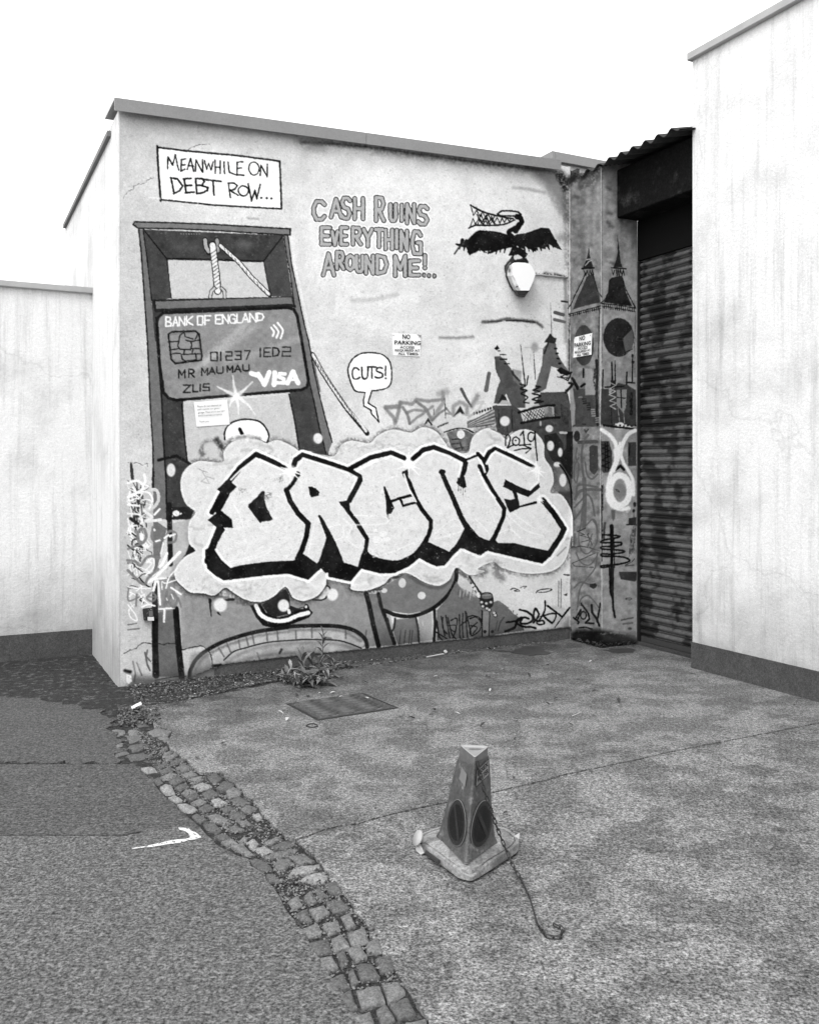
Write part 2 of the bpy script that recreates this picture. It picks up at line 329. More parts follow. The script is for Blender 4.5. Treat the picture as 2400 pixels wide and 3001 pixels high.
def paint_walls():
    global CV
    # ---- bare render: darker towards the left, old repaints, damp, cracks
    CV[:] = 212 + (vnoise(PH, PW, 260, 11, 4) - .5) * 44 + (vnoise(PH, PW, 40, 12, 4) - .5) * 26 + (vnoise(PH, PW, 3, 13, 2) - .5) * 20
    xx = np.arange(PW) + PX0
    CV -= np.clip((640 - xx) / 260, 0, 1)[None] * 20 * (.6 + .8 * vnoise(PH, PW, 120, 14, 2))
    F('A:0 640 330 640 600 600 1200 680 1560 700 1560 1300 1700 1300 1700 1724 0 1724', 196, a=.25, soft=30)
    F('B:80 700 150 700 150 1200 500 1330 700 1400 380 1724 0 1724', 190, a=.2, soft=25)
    F('B:380 1320 500 1340 520 1480 380 1500', 226, a=.6, soft=6)
    F('B:950 1300 1100 1310 1080 1400 940 1390', 228, a=.6, soft=6)
    for s, w, a in (('B:1260 1690 1400 1695 1540 1685', 22, .5), ('C:40 1560 150 1555 240 1535 330 1545 480 1560 540 1600', 26, .85),
                    ('C:300 430 420 440 560 470', 26, .3), ('B:520 1380 700 1370 900 1330', 36, .18), ('A:1080 685 1170 692', 14, .4)):
        S(s, w, 70, c=1, soft=12, a=a, pid=0)
    S('C:240 1550 330 1548 480 1562', 14, 45, soft=4); S('C:90 1558 200 1553', 10, 60, soft=4)
    for s in ('A:30 520 70 465 120 440 130 410 190 395 230 380 240 360 290 345', 'A:560 115 640 75 760 60', 'M:40 255 130 262 150 280 190 268 200 290'):
        P = smooth(PT(s), 6); P += rng.randn(*P.shape) * 1.2; S(P, 4, 80, crop='A'); S(P + [2, 3], 4, 235, a=.5, crop='A')
    # shade painted in below the roof edge; damp and mould there and down the corner
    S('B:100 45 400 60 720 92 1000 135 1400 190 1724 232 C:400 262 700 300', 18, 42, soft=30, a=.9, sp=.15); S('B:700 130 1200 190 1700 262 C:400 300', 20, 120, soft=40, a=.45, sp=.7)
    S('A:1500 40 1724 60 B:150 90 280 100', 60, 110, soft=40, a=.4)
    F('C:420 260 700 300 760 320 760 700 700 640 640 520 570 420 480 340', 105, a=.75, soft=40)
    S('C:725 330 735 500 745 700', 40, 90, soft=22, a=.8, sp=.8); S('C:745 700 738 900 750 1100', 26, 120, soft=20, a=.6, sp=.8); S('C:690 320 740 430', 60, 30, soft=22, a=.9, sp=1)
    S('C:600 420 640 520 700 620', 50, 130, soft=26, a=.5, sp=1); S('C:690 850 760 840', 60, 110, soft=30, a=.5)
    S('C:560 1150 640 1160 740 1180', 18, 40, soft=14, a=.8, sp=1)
    S('C:735 1200 745 1390', 30, 120, soft=12, a=.7); S('C:705 1385 755 1392', 14, 40, soft=3); S('C:740 1420 745 1724 F:765 0 770 300', 36, 130, soft=16, a=.7)
    gs(260, lambda i: E(rng.uniform(-900, 700), rng.uniform(100, 1700), rng.uniform(1, 4), rng.uniform(1, 4), rng.choice([90, 130, 240]), a=.6, crop='C'))
    # ---- buttress: side face, front face, dirty top and foot
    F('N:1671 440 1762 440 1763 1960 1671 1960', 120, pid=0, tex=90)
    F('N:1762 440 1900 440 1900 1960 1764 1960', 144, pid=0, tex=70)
    for k in range(26):
        x = 1680 + rng.rand() * 180; y = 480 + rng.rand() * 120
        S([x, y, x + rng.randn() * 4, y + 90 + rng.rand() * 200], 8, rng.choice([80, 100, 165, 170]), soft=8, a=.3, crop='N')
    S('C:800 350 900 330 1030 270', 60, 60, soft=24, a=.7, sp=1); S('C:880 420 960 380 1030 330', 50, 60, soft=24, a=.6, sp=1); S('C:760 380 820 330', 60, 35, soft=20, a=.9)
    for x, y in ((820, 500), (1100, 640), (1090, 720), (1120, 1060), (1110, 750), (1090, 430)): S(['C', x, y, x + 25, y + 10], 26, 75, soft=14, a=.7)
    S('C:1038 260 1040 1400 F:1030 0 1032 1500 I:1042 600 1045 1100', 5, 200, a=.7); S('C:1046 260 1048 1400', 5, 80, a=.5)
    S('C:762 380 764 1724', 6, 80, a=.7)
    # painted clock towers
    at('C', 12)
    F('935 915 942 990 955 1040 975 1105 880 1115 912 1040 928 980', 45); S('905 1085 935 1050 960 1040', 9, 150); S('915 1035 950 1030', 8, 150)
    S('878 1110 978 1104', 14); S('890 1120 910 1170 920 1125 935 1170 945 1125 955 1165 965 1120 975 1160', 7)
    F('915 1180 970 1150 985 1200 1005 1290 1025 1340 1030 1395 900 1425 800 1455 850 1330 880 1270', 52, tex=14); S('880 1200 830 1310 795 1400 800 1440', 7, 160, a=.6)
    S('905 1150 880 1210 820 1330 790 1400 760 1445', 9, c=1); S('970 1160 990 1230 1010 1300 1045 1350', 8, c=1)
    S('770 1495 900 1460 1035 1425', 9); S('775 1510 900 1478 1035 1445', 6)
    gs(13, lambda i: S(['C', 800 + i * 18, 1488 - i * 4.6, 803 + i * 18, 1512 - i * 4.6], 6))
    F('1174 825 1186 900 1196 1000 1205 1060 1220 1100 1145 1098 1165 1040 1178 980', 40); S('1125 1103 1248 1112', 12)
    S('1130 1120 1140 1165 1150 1125', 7); S('1165 1120 1172 1170 1180 1120 1190 1180 1200 1120 1215 1170 1225 1120 1235 1165', 8)
    F('1105 1205 1130 1185 1215 1170 1230 1220 1245 1300 1300 1430 1200 1415 1060 1395 1095 1310', 38, tex=10)
    S('1090 1330 1070 1370 1035 1400', 8, c=1); S('1220 1190 1250 1290 1330 1445', 9, c=1)
    S('1045 1405 1200 1420 1330 1445', 9); S('1045 1425 1200 1450 1330 1475', 7); gs(15, lambda i: S(['C', 1062 + i * 18, 1410 + i * 2, 1066 + i * 18, 1448 + i * 2], 6))
    S('775 1490 770 1724 F:768 0 768 260', 7); S('1022 1450 1020 1724 F:1018 0 1012 240', 7); S('1054 1430 1050 1724 F:1048 0 1045 180', 5, 90); S('1328 1480 1322 1724 F:1320 0 1322 300', 5, 80)
    S('1035 1500 1036 1724 F:1034 0 1034 500', 16, 190, a=.5)
    E(893, 1757, 84, 172, 60); E(850, 1680, 30, 70, 90, a=.4, soft=14); E(1186, 1690, 130, 165, 42); F('1220 1700 1300 1620 1312 1700 1300 1790 1250 1830 1235 1770', 105, a=.8, soft=3); E(1195, 1705, 30, 14, 60, w=6)
    S('1215 1830 1300 1790', 8, 42)
    at('F', 12)
    S('1130 170 1135 240', 6); S('890 230 890 300', 16); S('1155 165 1158 330', 12, tap=(.6, 1)); S('1128 180 1135 400', 14); F('1118 330 1165 330 1160 380 1120 385', 40)
    F('800 400 905 400 905 455 1000 450 1015 720 800 720 825 560', 70, tex=20); F('905 230 960 230 985 330 990 445 905 450', 150, a=.8); S('1000 160 1005 260 1000 450 1010 700', 24, 40); S('795 310 840 400', 20)
    S('870 380 880 370 900 360', 20); F('775 400 800 390 815 560 820 700 790 710', 160, a=.7)
    gs(16, lambda i: S(['F', 850 + (i * 37) % 150, 470 + (i * 53) % 230, 875 + (i * 37) % 150, 468 + (i * 53) % 230], 12, [120, 40, 45, 130][i % 4]))
    S('990 240 980 330 1000 420 1010 500', 22, 50, sp=1); F('1040 400 1100 400 1110 450 1180 350 1260 365 1330 410 1335 715 1140 715 1035 700', 62, tex=18)
    S('1055 240 1050 400', 12); S('1255 260 1252 360', 14); S('1305 115 1300 350', 12, tap=(1, .8)); E(1303, 120, 10, 14, 40); E(1305, 175, 11, 18, 40); S('1070 385 1230 380', 14); S('1250 345 1320 350', 14)
    F('1170 410 1255 405 1245 560 1225 600 1170 540', 140, a=.9); S('1205 410 1210 560', 12); S('1165 470 1250 480', 10); S('1120 350 1160 370 1110 400 1160 420 1105 450 1165 470 1110 500 1170 520 1115 545 1160 570', 7, 175)
    S('1235 440 1250 480 1225 500 1250 530 1225 560 1235 690', 6, 150); S('1180 560 1195 690', 6, 150); S('1125 560 1128 690', 6); S('1290 440 1290 610', 26, 34, sp=1)
    F('1160 690 1195 710 1250 700 1330 735 1150 740', 215); S('1060 705 1140 720 1330 738', 18); E(1200, 700, 30, 18, 220)
    gs(9, lambda i: E(1065 + i * 33, 708 + (i % 2) * 8, 9, 9, 34))
    F('1035 840 1105 840 1130 930 1130 1100 1060 1110 1040 1080', 62); S('1040 870 1100 880 1045 900 1105 920 1045 950 1110 970 1040 1000 1110 1020 1045 1050 1110 1070', 9, 24); S('1070 850 1075 1090', 8, 24); S('1090 850 1100 1090', 8, 24)
    F('1265 850 1335 850 1335 1050 1265 1050', 60); S('1280 870 1275 960', 8, 30); F('940 890 960 875 1010 880 1015 1080 980 1125 940 1090', 58); E(835, 800, 27, 48, 45); S('850 850 1000 845', 30, 70); S('900 745 910 765 930 740', 14, 60)
    F('770 760 800 760 798 1160 760 1120', 42); S('1160 1080 1200 1050 1230 1080', 26, 30)
    # thin grey tags on the side face
    for s, w in (('835 900 825 980 850 1040 845 1120 830 1190 810 1150 815 1050 850 980', 13), ('930 790 900 830 880 900 875 1000 890 1140', 20), ('905 1020 920 1120 960 1160 1010 1120', 14),
                 ('830 1300 840 1220 900 1210 1010 1230', 18), ('820 1330 850 1270 920 1250 1030 1250', 26), ('815 1400 880 1330 920 1290 960 1340 985 1470', 16), ('895 1160 900 1300 895 1550', 36), ('810 1500 860 1440 900 1370', 18),
                 ('965 1500 1000 1560 1005 1650', 14)): S(s, w, 82, c=1, a=.85, soft=2, sp=.2)
    at('T', 12)
    for s, w in (('210 860 270 800 310 830 330 960 310 1060 240 1150 180 1150 135 1060 130 940 150 860 170 640', 14), ('100 1150 150 1250 240 1280 310 1200 330 1150', 14), ('325 1160 300 1310 200 1440 140 1540 110 1750', 16),
                 ('80 1520 150 1460 250 1490', 18), ('120 1720 160 1630 220 1600 280 1650 350 1740', 16)): S(s, w, 84, c=1, a=.88, soft=3)
    S('110 930 200 890 140 920', 8, 50); S('140 940 190 960 140 965 210 985 265 1005 220 1020 150 1040', 8, 55); S('220 960 270 1065', 12, 70); S('270 950 220 1090', 10, 80); E(232, 950, 9, 9, 60)
    S('50 1095 150 1080 250 1100 350 1130', 9, 60); S('310 1150 180 1210 60 1260 80 1290 280 1305', 9, 60); F('245 1480 300 1470 325 1490 310 1520 280 1530 245 1510', 48)
    S('90 1850 150 1750 120 1850', 16, 30, c=1); S('75 1835 130 1880 120 1900', 18, 30); E(178, 1810, 30, 40, 30, w=14); S('155 1685 230 1790 240 1850 200 1890 285 1895', 20, 30); S('265 1700 270 1780 320 1850 345 1920', 26, 30); S('355 1685 345 1760 320 1870', 20, 30); S('150 1700 200 1740', 12, 30)
    S('130 1940 200 1935 270 1955', 16, 30)
    # front face: scribble, blocks, lashes and the white ribbon
    S('372 440 372 1240', 12, 28); S('385 430 383 700', 6, 40); S('405 840 395 900 392 1000', 26, 70); S('475 870 478 1000 475 1300 462 1500 475 1620', 44, 24, tap=(1, .35)); S('490 1300 485 1560 490 1720 510 1830', 24, 34); S('450 1300 455 1560 470 1600', 10, 24)
    S('375 960 540 970 555 985 480 1000 380 1020 380 1045 560 1040 575 1065 480 1085 380 1085 380 1110 580 1125 600 1145 480 1165 380 1160 380 1185 560 1190 650 1215 655 1245 520 1275 375 1285 375 1305 450 1295', 20, 26, c=1)
    S('500 1000 505 1310', 10, 26); F('550 1350 740 1350 738 1440 720 1455 570 1430', 58, soft=2); F('655 785 735 775 735 850 655 850', 52); S('630 855 740 855', 10, 40); E(718, 640, 17, 26, 48); E(708, 708, 16, 20, 48); S('710 720 710 780', 5, 60)
    gs(6, lambda i: S(['T', 672 + i * 12, 960 - i * 30, 660 + i * 11, 1190 - i * 12], 5, 60)); S('620 1280 680 1250 715 1215', 10, 55, c=1); S('620 1290 710 1280', 10, 70, soft=5); E(655, 1637, 34, 10, 45, w=7)
    S('580 1860 650 1845 700 1835', 16, 80, soft=6); S('600 1900 690 1890', 22, 90, soft=8); E(668, 1950, 22, 14, 70, soft=5); F('470 700 515 700 510 790 490 815 475 780', 90, soft=6)
    S('565 0 565 80 600 200 660 300 700 400 705 540', 34, 240, c=1, soft=8, pid=13); S('F:1325 750 1260 790 1215 880 1200 960', 34, 232, c=1, soft=6, pid=13)
    S('F:1045 745 1110 790 1155 850 1180 930 T:545 30 540 160 480 280 440 420 435 560 480 650 570 690 650 680', 34, 243, c=1, soft=8, pid=13)
    S('F:1160 920 1165 1010 1140 1090', 38, 238, c=1, soft=8, pid=13)
    E(562, 492, 104, 158, 244, w=66, soft=10, pid=13); E(562, 490, 58, 74, 128, soft=6, pid=13); S('515 480 545 490 555 510 525 495', 6, 40, pid=13); S('640 720 665 690', 20, 225, soft=8, a=.6)
    # damp foot of the buttress
    F('T:100 1960 370 1960 640 2020 740 2060 740 2160 60 2160 40 2000', 26, a=.95, soft=22, pid=0); F('T:380 2000 740 2000 740 2090 380 2080', 60, a=.6, soft=20, pid=0)
    S('T:380 2010 500 1990 620 2005', 14, 150, soft=10, a=.5, sp=1, pid=0)

    # ================= main wall, upper left =================
    at('A', 1)
    F('318 88 1350 205 1365 605 345 528', 250); S('318 75 318 88 600 122 1000 158 1350 205 1358 400 1365 608', 17, 30); S('318 80 330 300 348 540', 19, 26); S('345 528 800 575 1365 607', 15, 30)
    for s in ('408 170 405 270', '412 168 448 240 472 152', '470 150 480 200 500 280', '522 198 518 285', '522 192 560 185', '520 238 552 234', '515 290 552 272', '572 275 600 180 625 290', '580 240 622 246',
              '640 290 645 196 702 300 700 190', '716 200 735 272 752 222 772 280 790 212', '805 195 808 308', '850 205 848 310', '806 255 850 255', '880 210 886 308', '915 210 925 300 980 318', '992 222 990 322', '990 214 1040 210', '992 265 1030 262', '988 318 1050 324',
              '1185 325 1192 238 1245 338 1245 230'): S(s, 13, 24)
    S('1130 212 1160 225 1176 262 1165 305 1130 322 1100 300 1090 262 1102 225', 12, 24, c=2)
    for s in ('435 345 460 475', '430 345 490 355 532 415 505 455 455 478', '545 355 562 470', '540 352 602 350', '552 410 608 408', '555 472 630 466', '642 350 652 475', '640 350 700 352 716 378 692 405 650 410', '692 410 745 426 742 452 700 470 652 478', '698 356 855 376', '788 365 796 490'): S(s, 17, 24)
    for s in ('918 392 935 510', '915 390 965 388 992 412 972 440 928 452', '935 455 1000 492', '1085 395 1112 540 1142 450 1156 522 1187 400'): S(s, 14, 24)
    S('1040 412 1078 430 1085 462 1060 495 1022 490 1000 455 1012 425', 13, 24, c=2)
    for x, y in ((1197, 514), (1240, 516), (1280, 518)): E(x, y, 11, 10, 24)
    S('250 510 340 520', 16, 235, soft=8, a=.7, pid=0); S('650 585 662 560', 6, 235, pid=0)
    # ---- guillotine frame
    at('A', 2)
    F('205 780 1385 830 1210 1050 400 1030', 62, tex=26); F('155 780 215 780 405 1035 440 1360 270 1385', 66, tex=16); F('1380 832 1212 1050 1245 1200 1275 1345 1460 1350', 70, tex=16)
    E(560, 930, 120, 40, 90, a=.5, soft=40); E(1050, 910, 70, 40, 110, a=.5, soft=30); gs(8, lambda i: E(520 + i * 22, 818, 5, 5, 130))
    F('D:270 -340 520 -340 540 600 575 1010 620 1050 600 1500 400 1500 340 700', 62, tex=20); F('D:1430 400 1600 370 1724 940 1520 925 1478 680', 66, tex=14); F('E:0 420 165 370 330 965 80 925 30 620', 66, tex=14)
    F('A:160 780 200 780 225 960 248 1150 270 1380 300 1724 D:315 0 335 250 358 500 368 800 385 1100 402 1500 285 1500 G:400 140 285 620 D:285 1200 283 900 262 600 250 300 235 0 A:225 1560 200 1200 182 960', 108, tex=14)
    S('A:162 780 182 960 200 1200 225 1560 D:236 0 250 300 263 600 283 900 285 1200', 13, 28); S('200 790 225 960 247 1150 272 1380', 10, 28); S('D:310 -200 320 50 340 280 358 520 368 800 392 1150 400 1500', 14, 28)
    S('D:285 1100 283 1250', 22, 28)
    F('A:1385 835 1420 835 1452 1080 1505 1330 1562 1600 1595 1724 D:1642 170 1700 440 E:235 400 295 640 355 850 310 968 245 720 205 520 165 350 D:1570 170 A:1530 1724 1500 1550 1468 1380 1438 1150 1410 1000', 112, tex=14)
    S('A:1420 835 1452 1080 1505 1330 1562 1600 1595 1724 E:190 190 235 400 295 640 355 850', 11, 28); S('A:1385 835 1410 1000 1438 1150 1468 1380', 10, 28); S('E:100 -40 130 180 165 350 205 520 245 720 305 950', 12, 28)
    S('A:1450 850 1480 1080 1535 1330 1592 1600 1625 1724', 14, 232, a=.7, soft=6, pid=0)
    S('A:205 782 405 1035', 11, 28); S('A:1380 832 1212 1050', 11, 28); S('400 1028 800 1035 1212 1052', 18, 28); S('402 1040 425 1220 438 1358', 12, 28); S('1215 1055 1240 1200 1275 1345', 12, 28)
    F('410 1048 1212 1058 1238 1200 1268 1345 440 1355 425 1220', 196, tex=14, pid=0)
    F('125 715 800 735 1440 775 1440 825 850 790 155 770 115 738', 116, tex=16); S('125 715 500 725 800 738 1440 775 1440 828 1100 808 850 792 500 775 155 770 115 738 128 715', 13, 28)
    F('D:400 1395 640 1395 600 1500 402 1505', 40); S('D:330 1000 480 965 560 1010 620 1050', 26, 28, soft=4)
    F('270 1370 1460 1345 1490 1440 300 1480', 40); F('305 1388 1450 1352 1460 1405 1000 1425 310 1450', 108, tex=14)
    # hooks and ropes
    S('722 870 728 930 755 975', 46, 28); S('722 870 728 930 752 965', 30, 165); S('822 870 828 962', 42, 28); S('822 870 828 960', 28, 150)
    S('785 910 795 1000 815 1150 828 1300', 62, 30); S('785 912 795 1000 815 1150 828 1300', 46, 225); gs(11, lambda i: S(['A', 772 + i * 4, 985 + i * 30, 812 + i * 4, 955 + i * 30], 6, 50))
    S('765 1350 775 1300 800 1275', 32, 30); S('888 1352 885 1300 860 1275', 32, 30); S('765 1350 775 1300 800 1275', 20, 190); S('888 1352 885 1300 860 1275', 20, 190)
    S('850 915 1000 1050 1120 1190 1262 1330', 40, 34); S('850 915 1000 1050 1120 1190 1258 1325', 24, 226); gs(12, lambda i: S(['A', 880 + i * 31, 925 + i * 33, 890 + i * 31, 955 + i * 33], 5, 90))
    S('E:190 110 260 240 350 380 480 570 650 775', 40, 40); S('E:192 112 262 240 352 380 480 565 600 700 640 755', 22, 222); gs(20, lambda i: S(['E', 215 + i * 20, 160 + i * 29, 222 + i * 20, 185 + i * 29], 7, 70))
    # ---- bank card
    at('D', 3)
    card = 'D:315 -150 325 -200 370 -240 900 -262 1420 -285 1470 -268 1497 -215 1545 50 1592 330 1578 385 1530 408 1000 452 480 495 418 480 372 432 340 200'
    F(card, 134, ow=26, ov=30, tex=30); S('D:560 420 900 380 1500 300', 60, 160, soft=60, a=.4); S('D:600 -60 1000 -120 1400 -140', 50, 150, soft=50, a=.35)
    S('720 170 900 0 1060 -150', 50, 205, soft=46, a=.55); S('600 250 900 60 1150 -130', 36, 190, soft=34, a=.45); S('900 170 1150 100 1500 -20', 40, 190, soft=36, a=.4)
    F('412 -60 440 -80 640 -88 672 -60 695 120 690 158 470 186 436 150', 120, ow=15); F('430 -50 650 -70 680 140 480 165 450 140', 150, a=.6)
    for s in ('412 5 500 0 510 -50 550 -85', '500 0 490 40 510 65 600 70 610 30 600 0 560 -10', '420 75 500 60', '425 110 470 100 510 100', '600 0 672 -10', '600 60 680 60', '520 110 530 150 560 165 620 160 650 150 640 100', '530 110 680 105', '550 70 540 110', '620 70 610 105', '540 -90 555 -40 620 -20', '640 -20 660 -60'):
        S(s, 11, 34)
    at('A', 3)
    word('BANK', '392 1518 438 1598 452 1518 492 1592 505 1518 550 1590 566 1512 618 1585', 13, 236); word('oF', '658 1510 702 1585 720 1508 770 1582', 13, 236)
    word('ENGLAND', '810 1502 858 1575 870 1500 918 1572 928 1498 975 1570 990 1495 1028 1566 1035 1490 1088 1562 1098 1488 1150 1558 1162 1486 1215 1550', 13, 236); flush()
    for s in ('1278 1608 1302 1645 1290 1680', '1300 1588 1338 1640 1322 1692', '1332 1568 1376 1630 1358 1698'): S(s, 16, 240, c=1)
    at('D', 3)
    word('01237', '770 92 824 162 846 92 862 160 898 88 948 158 975 84 1024 152 1055 78 1100 150', 12, 36); word('1ED2', '1178 58 1196 130 1218 55 1272 128 1292 52 1346 126 1372 48 1440 124', 12, 36)
    word('MRMAUMAU', '500 240 552 308 585 235 632 302 694 228 742 284 755 222 805 275 820 215 872 268 908 208 955 260 970 202 1022 255 1040 198 1092 248', 13, 34)
    word('ZL15', '538 368 598 430 620 365 660 424 672 362 690 420 705 358 756 414', 13, 34); flush()
    for P in ('1112 270 1170 288', '1170 275 1222 365 1262 262', '1308 262 1302 366', '1415 352 1462 256 1505 352'): S(P, 40, 246)
    S('1395 275 1350 270 1345 300 1385 315 1385 350 1330 350', 30, 246); S('1440 325 1490 325', 16, 246)
    # star flare
    at('D', 3)
    for s in ('985 460 965 380 955 290', '985 460 1050 410 1120 340', '985 460 900 420 825 382', '985 455 1080 530 1142 612', '985 460 1000 540 1002 610', '985 450 940 510 925 555'):
        S(s, 34, 236, tap=(1, .25), soft=6, a=.85)
    E(985, 455, 60, 40, 225, a=.6, soft=25)
    # light panel under the card, paper stays as wall here
    at('D', 0)
    F('528 530 900 500 1425 448 1475 680 1515 920 1520 1000 700 1100 620 1050 570 1000 545 780', 188, a=.6, tex=12)
    S('528 530 545 780 572 1010 630 1055', 14, 30, pid=2); S('1430 445 1478 680 1518 925', 14, 30, pid=2)
    for s in ('985 460 1080 530 1142 612', '985 460 1000 540 1002 610', '985 460 940 510 925 555'): S(s, 30, 240, tap=(1, .2), soft=6, a=.85, pid=3)
    # ================= speech bubble =================
    at('E', 6)
    bub = 'E:700 95 780 110 840 170 855 260 850 350 810 395 740 412 690 415 660 500 655 520 720 560 730 610 748 675 685 605 680 580 625 545 620 500 632 430 570 425 530 395 500 300 490 230 520 150 590 105'
    F(bub, 250); S('700 95 780 112 838 170 855 260 850 350 810 395 740 412 690 416', 12, 34, c=1); S('700 95 600 102 525 150 488 230 500 310 535 400 570 425 632 430', 13, 34, c=1)
    S('690 416 665 490 657 520 722 560 732 610 748 678', 12, 34); S('632 430 618 500 622 545 682 580 686 608 748 678', 12, 34)
    S('580 240 560 222 535 230 525 270 535 312 565 316 585 305', 14, 34, c=1); S('605 220 608 290 622 316 650 300 658 222', 14, 34, c=1); S('655 215 722 215', 14, 34); S('688 220 690 310', 13, 34)
    S('775 225 740 222 728 248 775 272 775 300 740 308 715 300', 14, 34, c=1); S('805 208 803 285', 12, 34); E(806, 312, 9, 8, 34)
    # ================= slogan =================
    at('B', 4)
    W3 = dict(c=0)
    hs, hv = [64, 43, 27], [242, 34, 168]
    def slog(t, b): word(t, b, hs, hv)
    slog('CASH', '200 545 290 695 345 525 430 675 435 515 505 685 545 520 615 690'); slog('RUINS', '725 510 790 705 845 570 890 705 930 575 950 705 985 570 1045 725 1080 585 1155 735')
    slog('EVERYTHING', '265 765 335 905 355 800 400 910 430 765 480 905 530 765 595 905 620 780 690 920 720 780 780 925 805 785 860 945 890 785 905 935 935 795 985 955 1030 800 1100 985')
    slog('AROUND', '280 985 370 1165 395 970 450 1110 475 1000 540 1120 560 1005 610 1135 640 1005 700 1150 735 1000 815 1150'); slog('ME', '885 1005 970 1170 1010 1045 1085 1165')
    slog('!', '1120 1000 1150 1105'); flush()
    for x, y in ((1130, 1165), (1170, 1170), (1215, 1172)): E(x, y, 26, 30, 238); E(x, y, 20, 23, 52); E(x, y, 11, 13, 150)
    # ================= skeleton-billed bird =================
    at('C', 5)
    F('B:1400 915 1480 880 1560 800 1600 785 1724 795 C:150 795 240 820 300 835 330 820 400 812 530 765 600 770 650 860 700 940 712 955 640 930 600 905 560 945 500 930 490 968 430 945 400 925 380 945 330 920 300 1000 260 1000 290 930 180 955 100 985 60 965 B:1690 960 1650 980 1600 955 1510 1000 1480 930 1450 930', 26)
    gs(24, lambda i: S(['C', -130 + i * 34, 870 + (i * 7) % 30, -152 + i * 34 + (i > 12) * 40, 972 - abs(i - 9) * 3 + (i * 31) % 22], 30, 26, tap=(1, .3)) if not 11 < i < 14 else None)
    S('B:1385 985 1420 935 1460 900', 14, 60, soft=4); S('B:1400 905 1440 912', 16, 26)
    S('290 840 260 800 330 760 370 720 355 680 330 672', 46, 26, c=1, tap=(.8, 1)); S('320 790 350 740', 50, 26)
    S('B:1520 575 1600 620 1724 662 C:60 635 160 665 300 690', 15, 28, c=1); S('B:1505 770 1560 745 C:0 745 150 745 230 735 310 700', 15, 28, c=1)
    S('165 650 200 625 260 622 340 632 365 655 330 668 260 665 190 665 165 650', 15, 28)
    S('B:1522 585 1545 660 1570 620 1600 668 1620 630 1650 690 1665 650 1700 710 1724 660', 9, 30); S('B:1515 760 1540 690 1560 735 1590 690 1610 730 1640 680 1660 735 1690 690 1720 735', 9, 30)
    S('-5 650 10 700 25 650 50 715 70 660 95 725 115 670 140 720 165 680 185 725 205 685 225 720 245 685 265 712 280 690', 10, 30); S('0 735 20 690 45 735 75 690 100 738 130 700 150 738', 9, 30)
    F('290 930 350 930 400 960 410 985 395 1020 420 1060 330 1040 290 1075 250 1150 230 1130 240 1080 270 1030 290 1000 260 995', 28)
    F('310 995 350 1000 370 1030 320 1035', 200, soft=4); S('380 925 395 945', 10, 26); S('350 930 380 970 410 985', 16, 26); S('400 1015 418 985', 8, 26)
    F('U:475 210 560 185 640 230 660 280 500 290 465 280', 205); S('U:545 280 600 285 660 275', 10, 26)
    F('U:340 330 460 220 480 280 480 350 400 420 360 520 330 610 280 560 270 420', 60, tex=30); S('U:400 350 340 420 300 560', 18, 190, soft=6, a=.6); S('U:420 420 370 520 350 580', 14, 200, soft=6, a=.5); F('U:640 260 730 250 780 330 780 370 480 360 470 310', 40)
    # ================= skyline behind the cloud =================
    at('F', 9)
    S('Q:30 160 150 150', 40, 110, soft=10, a=.8); S('Q:30 170 100 250 115 300', 30, 115, soft=9, a=.75); S('Q:160 120 140 200 120 280', 32, 110, soft=8, a=.75); S('Q:155 115 260 130 300 90 400 105 530 90', 30, 115, soft=9, a=.75)
    S('Q:180 160 220 220 240 300', 26, 105, soft=6, a=.8); S('Q:215 205 280 180 370 190', 24, 110, soft=6, a=.7); S('Q:240 300 300 250 350 220', 22, 110, soft=6, a=.7); S('Q:300 110 380 170 430 265', 28, 105, soft=7, a=.8); S('Q:530 30 530 120 430 270', 34, 125, soft=10, a=.7)
    S('Q:550 160 600 220 560 210', 16, 110, a=.7); S('Q:500 40 560 20', 60, 130, soft=20, a=.5); S('Q:440 270 500 210 560 170', 20, 110, a=.8, soft=3); S('Q:360 210 440 150', 24, 120, soft=6, a=.7)
    S('Q:690 0 730 80 780 155', 30, 85, tap=(1, .5)); S('Q:780 150 830 60', 40, 110, soft=16, a=.7); S('Q:620 230 620 150 680 110 740 150 740 210', 34, 120, soft=12, a=.7); F('Q:620 240 680 145 725 230 700 225 680 200', 50, soft=4); S('Q:545 80 552 250', 7, 60); S('Q:450 170 450 220', 6, 80)
    F('Q:365 305 400 250 440 315 425 315 398 280 385 305', 36); gs(7, lambda i: E(485 + i * 14, 330 - i * 6, 7, 10, 70, crop='Q'))
    S('Q:800 130 880 110 840 180 750 250', 22, 170, a=.6); F('Q:740 280 860 240 980 160 990 300 880 330 740 340', 100, a=.85, tex=70)
    for k in range(9): S(['Q', 745 + k * 9, 300 + k * 3, 980, 170 + k * 17], 7, [60, 200, 80, 190][k % 4], a=.8)
    gs(9, lambda i: E(800 + i * 24, 215 - i * 8, 9, 13, 40, crop='Q')); S('Q:700 220 760 235 800 215', 12, 170)
    S('Q:540 375 640 345 720 345 800 380', 12, 40, c=1); F('Q:560 380 660 350 740 360 790 400 760 540 660 545 600 500', 110, tex=80); S('Q:610 440 700 430', 12, 40); S('Q:600 480 680 470 700 540', 14, 60, soft=4, sp=1); S('Q:640 520 760 500', 14, 55, soft=4, sp=1); E(685, 395, 34, 38, 225, crop='Q')
    S('95 270 80 360 70 410', 38, 95, tap=(.8, 1))
    F('140 130 190 122 230 160 285 240 300 290 370 350 400 440 402 560 290 560 240 440 175 530 135 520 165 390 190 330 150 240', 80, tex=24); F('170 520 205 440 235 470 260 520', 40); F('175 530 205 495 250 500 285 535', 170)
